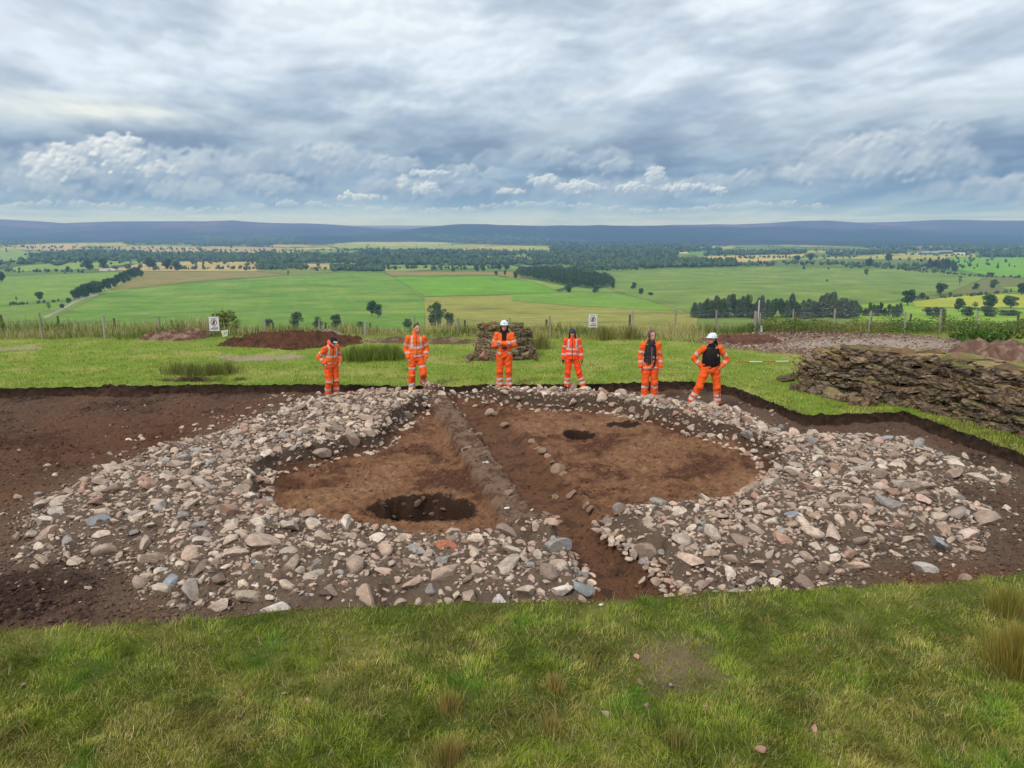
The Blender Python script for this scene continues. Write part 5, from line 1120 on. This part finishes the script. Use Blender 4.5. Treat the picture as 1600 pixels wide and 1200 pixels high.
# ------------------------------------------------------------------ people
def capsule(p0, p1, r0, r1, n=14, k=5, sq=(1, 1)):
    p0 = np.array(p0, float); p1 = np.array(p1, float); d = p1 - p0; L = np.linalg.norm(d); d = d / (L + 1e-9); a = np.cross(d, (0, 1, 0) if abs(d[1]) < .9 else (1, 0, 0)); a /= np.linalg.norm(a); b = np.cross(d, a)
    rings = [];
    for i in range(k, 0, -1): t = i / k * np.pi / 2 * .98; rings.append((p0 - d * r0 * math.sin(t), r0 * math.cos(t)))
    rings.append((p0, r0)); rings.append((p1, r1))
    for i in range(1, k + 1): t = i / k * np.pi / 2 * .98; rings.append((p1 + d * r1 * math.sin(t), r1 * math.cos(t)))
    th = np.arange(n) * 2 * np.pi / n; v = np.vstack([c + (np.outer(np.cos(th), a) * sq[0] + np.outer(np.sin(th), b) * sq[1]) * r for c, r in rings]); m = len(rings)
    f = [(j * n + i, j * n + (i + 1) % n, (j + 1) * n + (i + 1) % n, (j + 1) * n + i) for j in range(m - 1) for i in range(n)] + [tuple(range(n))[::-1], tuple(range((m - 1) * n, m * n))]
    return v, f
def ell(c, r, rot=None):
    v, f = ICO[3]; v = v * np.array(r)
    if rot is not None: v = v @ np.array(rot).T
    return v + np.array(c), f.tolist()
def loft(rings, n=24):
    th = np.arange(n) * 2 * np.pi / n; v = []
    for (c, rx, ry) in rings: v.append(np.stack([c[0] + np.cos(th) * rx, c[1] + np.sin(th) * ry, np.full(n, c[2])], 1))
    m = len(rings); f = [(j * n + i, j * n + (i + 1) % n, (j + 1) * n + (i + 1) % n, (j + 1) * n + i) for j in range(m - 1) for i in range(n)] + [tuple(range(n))[::-1], tuple(range((m - 1) * n, m * n))]
    return np.vstack(v), f
def fuse(prims, vox, it=2):
    m = MB()
    for v, f in prims: m.add(v, f)
    me = m.mesh('fuse', None, True); o = bpy.data.objects.new('fuse', me); C.objects.link(o)
    md = o.modifiers.new('r', 'REMESH'); md.mode = 'VOXEL'; md.voxel_size = vox; s_ = o.modifiers.new('s', 'SMOOTH'); s_.factor = .5; s_.iterations = it
    dg = bpy.context.evaluated_depsgraph_get(); ev = o.evaluated_get(dg); e = ev.to_mesh(); n = len(e.vertices); co = np.empty(n * 3); e.vertices.foreach_get('co', co); nr = np.empty(n * 3); e.vertices.foreach_get('normal', nr)
    F_ = [tuple(p.vertices) for p in e.polygons]; ev.to_mesh_clear(); bpy.data.objects.remove(o); bpy.data.meshes.remove(me)
    return co.reshape(-1, 3), nr.reshape(-1, 3), F_
def finish(name, co, F_, colr, mat, parent, keep=None):
    if keep is not None: F_ = [f for f in F_ if all(keep[i] for i in f)]
    l = np.array([i for f in F_ for i in f]); z = np.array([len(f) for f in F_], np.int32); return link(name, mesh_np(name, co, loops=l, sizes=z, col=colr, mat=mat), parent)
def segdist(co, a, b):
    a = np.array(a, float); b = np.array(b, float); d = b - a; t = np.clip(((co - a) @ d) / (d @ d), 0, 1); return np.linalg.norm(co - a - t[:, None] * d, axis=1), t
ORANGE, ORANGE2, SILV, BLK = s2l((246, 108, 40)), s2l((242, 96, 36)), s2l((196, 190, 184)), s2l((34, 30, 32))
SKIN = s2l((206, 150, 126))
def person(px, py, ht, yaw, J, opt, label, zfoot=None):
    x, y = unproj(px, py, .12 if zfoot is None else zfoot); x, y = float(x), float(y); z = float(H(x, y)[0]) + .02 if zfoot is None else zfoot
    s = ht / 1.76; e = link('person', None, None, (x, y, z)); e.scale = (s, s, s); e.rotation_euler.z = yaw; tag(e, label, 'person', 'workers in orange high visibility clothing')
    V = lambda p: np.array(p, float)
    sh, el_, wr = [V(q) for q in J['sh']], [V(q) for q in J['el']], [V(q) for q in J['wr']]; hp, kn, an = [V(q) for q in J['hp']], [V(q) for q in J['kn']], [V(q) for q in J['an']]
    hc = (hp[0] + hp[1]) / 2; nb = (sh[0] + sh[1]) / 2 + V((0, 0, .05)); hd = V(J['hd']); wd = opt.get('wide', 1.)
    hr = Matrix.Rotation(opt.get('hyaw', 0), 3, 'Z') @ Matrix.Rotation(opt.get('hpitch', 0), 3, 'X'); HR = np.array(hr); hl = lambda p: hd + HR @ V(p)
    # --- body: head with face, neck, limbs, hands, one surface
    P = [ell(hl((0, .008, .02)), (.076, .094, .098), HR), ell(hl((0, -.022, -.055)), (.058, .066, .062), HR), ell(hl((0, -.07, -.092)), (.026, .022, .02), HR), capsule(hl((0, -.088, .012)), hl((0, -.108, -.028)), .009, .015, 8), ell(hl((.078, .01, -.01)), (.012, .02, .03), HR), ell(hl((-.078, .01, -.01)), (.012, .02, .03), HR),
         ell(hl((0, -.088, -.062)), (.024, .010, .006), HR), ell(hl((0, -.087, -.071)), (.02, .009, .006), HR), ell(hl((.032, -.082, .028)), (.022, .010, .007), HR), ell(hl((-.032, -.082, .028)), (.022, .010, .007), HR), capsule(hl((0, .01, -.06)), nb + V((0, .01, -.03)), .054, .062)]
    T_ = lambda t: hc + (nb - hc) * t
    P.append(loft([(T_(-.12), .13, .10), (T_(.1), .15, .105), (T_(.4), .14 * wd, .10 * wd), (T_(.75), .17, .105), (T_(.92), .15, .085), (T_(1.0), .07, .06)]))
    for i in (0, 1):
        P += [capsule(sh[i] * .9 + nb * .1, el_[i], .052, .042), capsule(el_[i], wr[i], .042, .028), capsule(hp[i], kn[i], .085, .058), capsule(kn[i], an[i], .056, .04), capsule(an[i] + V((0, 0, -.02)), an[i] + V((0, -.12, -.04)), .04, .034)]
        fd = V(J['fd'][i]); fd /= np.linalg.norm(fd); pn = V(J.get('pn', [(1, 0, 0), (-1, 0, 0)])[i]); pn = pn - fd * (pn @ fd); pn /= np.linalg.norm(pn); sd = np.cross(fd, pn); w0 = wr[i]
        P.append(capsule(w0 + fd * .015, w0 + fd * .075, .024, .030, sq=(1, 1))); P.append(capsule(w0 + fd * .05 + sd * .018, w0 + fd * .085 + sd * .02, .016, .014)); P.append(capsule(w0 + fd * .05 - sd * .018, w0 + fd * .085 - sd * .02, .016, .014))
        for q, (off, ln) in enumerate(((-.030, .062), (-.010, .074), (.010, .070), (.029, .054))):
            a0 = w0 + fd * .085 + sd * off; cu = opt.get('curl', .45); m1 = a0 + (fd * math.cos(cu * .5) + pn * math.sin(cu * .5)) * ln * .55; m2 = m1 + (fd * math.cos(cu * 1.6) + pn * math.sin(cu * 1.6)) * ln * .5; P += [capsule(a0, m1, .0105, .0095, 8, 3), capsule(m1, m2, .0095, .008, 8, 3)]
        th0 = w0 + fd * .03 - sd * .028; th1 = th0 + (fd * .7 - sd * .6 + pn * .3) * .04; P += [capsule(th0, th1, .014, .012, 8, 3), capsule(th1, th1 + (fd * .9 + pn * .4) * .03, .012, .009, 8, 3)]
    co, nr, F_ = fuse(P, .0085, 1); n = len(co); c = np.tile(SKIN * opt.get('tone', 1.), (n, 1)); lo = (co - hd) @ HR
    def spot(p, r, cc, k=1.): m = np.linalg.norm((lo - V(p)) * V((1, .5, 1)), axis=1) < r; c[m] = c[m] * (1 - k) + V(cc) * k
    for sx in (-1, 1):
        spot((sx * .032, -.085, .012), .013, s2l((228, 222, 216)), .5); spot((sx * .032, -.085, .010), .009, s2l((50, 36, 30))); spot((sx * .032, -.086, .032), .010, s2l((90, 64, 50)), .7); spot((sx * .045, -.07, -.03), .02, s2l((214, 138, 118)), .5)
    m = (np.abs(lo[:, 0]) < .024) & (np.abs(lo[:, 2] + .067) < .007) & (lo[:, 1] < -.05); c[m] = s2l((160, 84, 76))
    if opt.get('beard'): m = (lo[:, 2] < -.045) & (lo[:, 1] < .02) & (np.abs(lo[:, 2] + .067) > .006) & (lo[:, 2] > -.13) & (np.linalg.norm(co - hd, axis=1) < .17); c[m] = c[m] * .45 + s2l((110, 78, 58)) * .55
    finish('body', co, F_, c, M_skin, e)
    # --- clothes
    def wrinkle(co, nr, amp, seed):
        a = fbm(co[:, 0] * 9 + co[:, 1] * 7 + seed, co[:, 2] * 12 - co[:, 0] * 4, 3, seed); b = np.abs(fbm(co[:, 0] * 14 - co[:, 1] * 9, co[:, 2] * 17 + seed, 2, seed + 5)); return co + nr * ((a * .8 - b * .6) * amp)[:, None]
    sd_ = px * .1
    P = [loft([(hc + V((0, .0, -.10)), .15 * wd, .125 * wd), (hc + V((0, 0, .02)), .18 * wd, .135 * wd), (T_(.28), .17 * wd, .13 * wd)])]
    for i in (0, 1):
        P += [capsule(hp[i] + V((0, 0, -.02)), kn[i], .115 * (1 + (wd - 1) * .6), .092), capsule(kn[i], an[i] + V((0, 0, .035)), .092, .088), capsule(an[i] + V((0, -.01, .06)), an[i] + V((0, -.015, .0)), .088, .092), ell(kn[i] + V((0, -.03, -.03)), (.09, .085, .1))]
    co, nr, F_ = fuse(P, .013, 3); co = wrinkle(co, nr, .024, sd_); c = np.tile(opt.get('tc', ORANGE2), (len(co), 1)); D = []
    for i in (0, 1): D += [segdist(co, hp[i], kn[i]), segdist(co, kn[i], an[i])]
    dd = np.stack([d[0] for d in D]); w_ = dd.argmin(0)
    for k_ in range(4):
        t = D[k_][1]; m = (w_ == k_)
        for (a0, a1) in opt['shin' if k_ % 2 else 'thigh']: c[m & (t > a0) & (t < a1)] = SILV
    dirt = fbm(co[:, 0] * 8 + sd_, co[:, 2] * 6, 3, 7.); c = lerp(c, s2l((120, 70, 44)), smooth(.1, .6, dirt - (co[:, 2] - .25) * 1.2) * opt.get('dirt', .5)); finish('trousers', co, F_, c, M_cloth, e)
    bm_ = opt.get('boot', (44, 38, 36))
    for i in (0, 1):
        fdx = V(opt.get('toe', [(-.25, -1, 0), (.25, -1, 0)])[i]); fdx /= np.linalg.norm(fdx); a = an[i]; dz = V((0, 0, opt.get('toedrop', (0, 0))[i]))
        co, nr, F_ = fuse([capsule(a + V((0, 0, .03)), a + V((0, 0, -.03)), .06, .055), capsule(a - fdx * .03 + V((0, 0, -.045)), a + fdx * .15 + V((0, 0, -.055)) + dz, .047, .042, sq=(1, 1)), ell(a + fdx * .14 + V((0, 0, -.05)) + dz, (.05, .05, .042))], .010, 2)
        bo = finish('boot', co, F_, np.tile(s2l(bm_), (len(co), 1)) * np.where(co[:, 2] < a[2] - .075, .5, 1.)[:, None], M_cloth, e)
    hem = opt.get('hem', -.02); J0 = T_(hem); jr = opt.get('jr', 1.) * wd
    def shell(off, sleeves=True):
        P = [loft([(J0, .19 * jr + off, .14 * jr + off), (T_(.18), .19 * jr + off, .145 * jr + off), (T_(.45), .178 * jr + off, .135 * jr + off), (T_(.72), .19 + off, .135 + off), (T_(.88), .18 + off, .12 + off), (T_(.97), .13 + off, .10 + off), (T_(1.05), .085 + off, .085 + off)])]
        for i in (0, 1): P += [ell(sh[i] + V((0, 0, .0)), (.085 + off, .085 + off, .08 + off))]
        if sleeves:
            for i in (0, 1): P += [capsule(sh[i], el_[i], .080 + off, .070 + off), capsule(el_[i], wr[i] - (wr[i] - el_[i]) * .04, .070 + off, .060 + off)]
        return P
    if opt.get('open'):
        P = shell(-.018, False) + [capsule(nb + V((0, -.01, -.02)), nb + V((0, -.01, .045)), .085, .078)]
        if opt.get('belly'): P.append(ell(T_(.42) + V((0, -.05, 0)), (.21, .14, .29)))
        co, nr, F_ = fuse(P, .013, 3); co = wrinkle(co, nr, .016, sd_ + 3); c = np.tile(s2l(opt['under']), (len(co), 1)); nmt = (np.abs(co[:, 0] - T_(.7)[0]) < .005) & (co[:, 1] < 0)
        if opt.get('zip'): c[(np.abs(co[:, 0] - hc[0]) < .010) & (co[:, 1] < 0)] = s2l((110, 106, 104))
        um = finish('jumper', co, F_, c, M_cloth, e)
        if opt.get('logo'):
            q = V(opt['logo']); m = MB(); m.box(q[0], q[1], q[2], .045, .008, .022, s2l((200, 120, 90)), Matrix.Rotation(.3, 3, 'Y').to_euler()); m.box(q[0] + .01, q[1], q[2] - .03, .035, .008, .018, s2l((210, 190, 170))); link('chest_badge', m.mesh('chest_badge', M_plain), um)
    co, nr, F_ = fuse(shell(0) + ([capsule(nb + V((0, .03, .03)), nb + V((0, .05, .07)), .10, .09)] if opt.get('collar', 1) else []), .013, 2); co = wrinkle(co, nr, .022, sd_ + 9); c = np.tile(opt.get('jc', ORANGE), (len(co), 1))
    ax = nb - hc; tz = ((co - hc) @ ax) / (ax @ ax); dt, _ = segdist(co, hc, nb); D = []
    for i in (0, 1): D += [segdist(co, sh[i], el_[i]), segdist(co, el_[i], wr[i])]
    da = np.stack([d[0] for d in D]); ka = da.argmin(0); xr = co[:, 0] - (hc + np.outer(tz, ax))[:, 0]
    arm = (da.min(0) < .088) & ((np.abs(xr) > .135) | (da.min(0) < dt * .7))
    for (a0, a1) in opt['tb']: c[~arm & (tz > a0) & (tz < a1)] = SILV
    if opt.get('brace', 1): c[~arm & (np.abs(np.abs(xr) - .115) < .026) & (tz > opt['tb'][-1][0])] = SILV
    for k_ in range(4):
        t = D[k_][1]
        for (a0, a1) in (((.50, .66),) if k_ % 2 == 0 else ((.42, .62),)): c[arm & (ka == k_) & (t > a0) & (t < a1)] = SILV
    front = (co[:, 1] - (hc + np.outer(tz, ax))[:, 1]) < 0
    keep = None
    if opt.get('open'):
        w0, w1, w2 = opt['open']; wdt = np.interp(tz, [0, .5, 1.0], [w0, w1, w2]); keep = ~(front & ~arm & (np.abs(xr - opt.get('oshift', 0)) < wdt) & (tz < 1.12)) ; keep |= (da.min(0) < .08) & (np.abs(xr) > .02) & (ka % 2 == 1) & opt.get('crossed', False)
    elif opt.get('vneck'): keep = ~(front & (np.abs(xr) < np.interp(tz, [.9, 1.08], [.0, .05])) & (tz > .9))
    if not opt.get('open'): c[front & ~arm & (np.abs(xr) < .008)] = s2l((160, 60, 30))
    finish('jacket', co, F_, c, M_cloth, e, keep)
    # --- head gear and hair
    def helmet(cc, dot=None):
        co, nr, F_ = fuse([ell(hl((0, .012, .055)), (.108, .130, .100), HR), ell(hl((0, -.095, .045)), (.085, .070, .014), HR), ell(hl((0, .01, .038)), (.118, .140, .014), HR), capsule(hl((0, -.08, .11)), hl((0, .09, .13)), .022, .022)], .008, 2)
        l2 = (co - hd) @ HR; keep = l2[:, 2] > .028; h_ = finish('hard_hat', co, F_, np.tile(s2l(cc), (len(co), 1)), M_hat, e, keep)
        if dot: m = MB(); q = hl((0, -.117, .088)); v, f = ICO[2]; m.add(v * (.02, .008, .018) + q, f.tolist(), s2l(dot)); link('helmet_badge', m.mesh('helmet_badge', M_plain), h_)
    hk = opt['head']
    if hk == 'helmet': helmet(opt.get('hc', (226, 232, 236)), opt.get('dot'))
    if opt.get('hair'):
        hcol = s2l(opt['hair']); st = opt['hairstyle']
        if st == 'short': Pq = [ell(hl((0, .022, .045)), (.082, .090, .088), HR)]
        if st == 'long': Pq = [ell(hl((0, .035, .01)), (.088, .080, .10), HR)] + [capsule(hl((sx * .075, .0, .02)), hl((sx * .088, -.01, -.16)), .022, .026) for sx in (-1, 1)] + [capsule(hl((0, .07, -.02)), hl((0, .08, -.2)), .06, .05)]
        if st == 'tail': Pq = [ell(hl((0, .03, .01)), (.084, .082, .095), HR), capsule(hl((0, .10, -.02)), hl((.03, .15, -.13)), .035, .03)] + [capsule(hl((sx * .07, .02, .0)), hl((sx * .078, .02, -.10)), .022, .024) for sx in (-1, 1)]
        co, nr, F_ = fuse(Pq, .009, 1); co = co + nr * (fbm(co[:, 0] * 40, co[:, 2] * 25, 2, 3.) * .006)[:, None]; l2 = (co - hd) @ HR; keep = ~((l2[:, 1] < -.045) & (l2[:, 2] < .06) & (np.abs(l2[:, 0]) < .06)); finish('hair', co, F_, np.tile(hcol, (len(co), 1)), M_cloth, e, keep)
    if hk == 'hood':
        co, nr, F_ = fuse([ell(hl((0, .028, .012)), (.100, .108, .128), HR), capsule(hl((0, .03, -.09)), nb + V((0, .02, .0)), .085, .10), capsule(hl((0, .0, -.13)), nb + V((0, -.06, -.03)), .06, .07)], .010, 2)
        l2 = (co - hd) @ HR; c = np.tile(s2l((92, 84, 82)), (len(co), 1)); c[l2[:, 2] < -.10] = s2l(opt['under']); keep = ~((l2[:, 1] < -.035) & (np.abs(l2[:, 0]) < .066) & (l2[:, 2] < .062) & (l2[:, 2] > -.115)); finish('hood', co, F_, c, M_cloth, e, keep)
    if hk == 'cap':
        co, nr, F_ = fuse([ell(hl((0, .01, .055)), (.088, .105, .075), HR), ell(hl((0, -.10, .042)), (.062, .06, .010), HR)], .008, 2); l2 = (co - hd) @ HR; finish('cap', co, F_, np.tile(s2l((52, 66, 84)), (len(co), 1)), M_cloth, e, l2[:, 2] > .03)
        m = MB()
        for sx in (-1, 1): v, f = ICO[2]; m.add((v * (.030, .010, .019) + (sx * .034, -.094, .012)) @ HR.T + hd, f.tolist(), s2l((24, 24, 28)))
        m.add((np.array(capsule((-.08, -.05, .016), (.08, -.05, .016), .006, .006, 6, 2)[0]) * (1, 1, 1)) @ HR.T + hd, capsule((0, 0, 0), (1, 0, 0), .1, .1, 6, 2)[1], s2l((24, 24, 28))); link('sunglasses', m.mesh('sunglasses', M_hat, True), e)
    if hk == 'beanie':
        co, nr, F_ = fuse([ell(hl((0, .01, .045)), (.092, .110, .092), HR), ell(hl((0, -.095, .05)), (.05, .03, .012), HR)], .009, 2); l2 = (co - hd) @ HR; c = np.tile(s2l((30, 28, 32)), (len(co), 1)); c[(l2[:, 1] < -.055) & (l2[:, 2] > .035) & (l2[:, 2] < .085)] = s2l((214, 220, 226)); finish('beanie', co, F_, c, M_cloth, e, l2[:, 2] > -.005)
    if opt.get('scarf'):
        co, nr, F_ = fuse([capsule(nb + V((0, -.03, .0)), hl((0, .0, -.09)), .078, .066)], .010, 2); co = wrinkle(co, nr, .02, 5.); finish('scarf', co, F_, np.tile(s2l(opt['scarf']), (len(co), 1)), M_cloth, e)
    if opt.get('glove'):
        for i in (0, 1):
            fd = V(J['fd'][i]); fd /= np.linalg.norm(fd); w0 = wr[i]; Pq = [capsule(w0, w0 + fd * .08, .034, .036)] + [capsule(w0 + fd * .08 + V((0, o_, 0)), w0 + fd * (.15 + .01 * (abs(o_) < .02)) + V((0, o_, 0)) + V((0, -.01, 0)), .014, .012, 8, 3) for o_ in (-.03, -.010, .010, .03)] + [capsule(w0 + fd * .03 + V((0, -.03, 0)), w0 + fd * .08 + V((0, -.055, 0)), .016, .013, 8, 3)]
            co, nr, F_ = fuse(Pq, .009, 1); finish('glove', co, F_, np.tile(s2l((40, 34, 40)), (len(co), 1)), M_cloth, e)
    return e
STD = dict(sh=[(-.185, 0, 1.41), (.185, 0, 1.41)], el=[(-.245, .03, 1.13), (.245, .03, 1.13)], wr=[(-.25, -.03, .90), (.25, -.03, .90)], hp=[(-.095, 0, .93), (.095, 0, .93)], kn=[(-.115, -.02, .50), (.115, -.02, .50)], an=[(-.12, 0, .09), (.12, 0, .09)], hd=(0, -.02, 1.64), fd=[(0, -.1, -1), (0, -.1, -1)])
def J(**k): d = dict(STD); d.update(k); return d
BANDS = dict(tb=[(.02, .12), (.42, .53)], shin=[(.45, .60), (.72, .87)], thigh=[])
person(519, 617, 1.66, R(38), J(sh=[(-.175, -.10, 1.36), (.175, -.06, 1.38)], el=[(-.30, .08, 1.13), (.28, .06, 1.13)], wr=[(-.22, -.08, .97), (.22, -.10, .97)], hd=(.0, -.22, 1.54), kn=[(-.11, -.06, .5), (.12, -.03, .5)], an=[(-.10, .03, .09), (.12, 0, .09)], fd=[(.3, -.4, -1), (-.3, -.4, -1)]),
    dict(BANDS, head='beanie', hpitch=R(32), hyaw=R(20), scarf=(188, 40, 44), shin=[(.0, .10), (.55, .70)], dirt=.5), 'stooping person in black beanie and red scarf, hands in orange jacket pockets')
person(652, 612, 1.80, R(10), J(hd=(.03, -.03, 1.65), el=[(-.265, .06, 1.13), (.265, .05, 1.13)], wr=[(-.21, -.06, .93), (.235, -.07, .93)], hp=[(-.09, 0, .94), (.1, 0, .94)], kn=[(-.13, -.05, .50), (.16, -.12, .56)], an=[(-.13, .0, .10), (.17, .12, .26)], fd=[(.2, -.2, -1), (-.2, -.2, -1)]),
    dict(BANDS, head='none', hair=(84, 60, 46), hairstyle='short', beard=1, hyaw=R(18), toedrop=(-.0, .0), shin=[(.0, .01), (.55, .85)], thigh=[(.62, .72)], boot=(120, 108, 96)), 'bareheaded bearded person with one foot up on the turf edge, hands in pockets')
person(788, 611, 1.78, R(0), J(el=[(-.27, -.02, 1.15), (.27, -.02, 1.15)], wr=[(.06, -.20, 1.20), (-.07, -.225, 1.235)], fd=[(1, -.05, .25), (-1, .05, .25)], pn=[(0, 1, .2), (0, 1, .2)]),
    dict(BANDS, head='helmet', dot=(120, 132, 150), hair=(44, 34, 32), hairstyle='long', open=(.085, .05, .06), under=(36, 26, 30), crossed=True, brace=0, curl=.25), 'person in white helmet with arms crossed over an open orange jacket')
person(893, 616, 1.53, R(-2), J(kn=[(-.12, -.03, .50), (.20, -.02, .50)], an=[(-.14, 0, .09), (.32, .0, .09)], el=[(-.24, .02, 1.13), (.25, .02, 1.13)], wr=[(-.26, -.03, .88), (.28, -.03, .88)]),
    dict(BANDS, head='cap', hair=(40, 34, 34), hairstyle='long', glove=1, jr=1.08, hem=-.12, tb=[(.16, .26), (.40, .50)], jc=s2l((255, 84, 36)), tc=s2l((252, 82, 34)), dirt=.1), 'small person in navy cap and sunglasses with dark gloves, legs apart')
person(1014, 622, 1.80, R(6), J(hd=(.02, -.02, 1.64), an=[(-.12, 0, .10), (.13, .0, .10)], wr=[(-.25, -.04, .88), (.26, -.04, .88)]),
    dict(BANDS, head='hood', open=(.15, .14, .12), oshift=-.03, under=(52, 46, 46), zip=1, hem=-.16, jr=1.05, tb=[(.30, .40)], thigh=[(.12, .22)], shin=[(.22, .36), (.80, .95)], hyaw=R(10), boot=(28, 26, 28), logo=(.03, -.155, 1.14), brace=0), 'person in grey hood and dark fleece under an open orange coat, arms hanging')
person(1107, 638, 1.72, R(4), J(sh=[(-.20, 0, 1.41), (.20, 0, 1.41)], el=[(-.40, .10, 1.16), (.42, .04, 1.12)], wr=[(-.24, .02, .98), (.25, -.05, .98)], hd=(-.01, -.02, 1.63), hp=[(-.11, 0, .93), (.11, 0, .93)], kn=[(-.27, -.06, .52), (.17, -.03, .50)], an=[(-.42, .04, .10), (.20, .0, .09)], fd=[(.6, -.4, -.5), (-.5, -.4, -.5)]),
    dict(BANDS, head='helmet', hyaw=R(-62), hair=(34, 26, 28), hairstyle='tail', open=(.23, .22, .15), under=(26, 24, 28), belly=1, wide=1.22, logo=(.10, -.185, 1.28), toe=[(-1, -.45, 0), (.2, -1, 0)], boot=(40, 32, 30), dirt=.9, tb=[(.05, .15)]), 'person in white helmet looking aside, hands on hips, black top')
# ------------------------------------------------------------------ haze
hm = MB(); hm.box(0, 10450, -170, 42000, 21100, 640, (1, 1, 1)); ho = link('haze', hm.mesh('haze', None)); ho['kind'] = 'stuff'; ho['label'] = 'pale blue air between the camera and the far hills'; ho['category'] = 'haze'
m = bpy.data.materials.new('haze'); m.use_nodes = True; t = m.node_tree; t.nodes.clear(); N = NT(t); pv = N.n('ShaderNodeVolumePrincipled'); pv.inputs['Color'].default_value = (.26, .45, 1.0, 1); pv.inputs['Absorption Color'].default_value = (1, 1, 1, 1); pv.inputs['Density'].default_value = 1.25e-4
o_ = N.n('ShaderNodeOutputMaterial'); t.links.new(pv.outputs[0], o_.inputs['Volume']); ho.data.materials.clear(); ho.data.materials.append(m)
try: m.cycles.homogeneous_volume = True
except Exception: pass
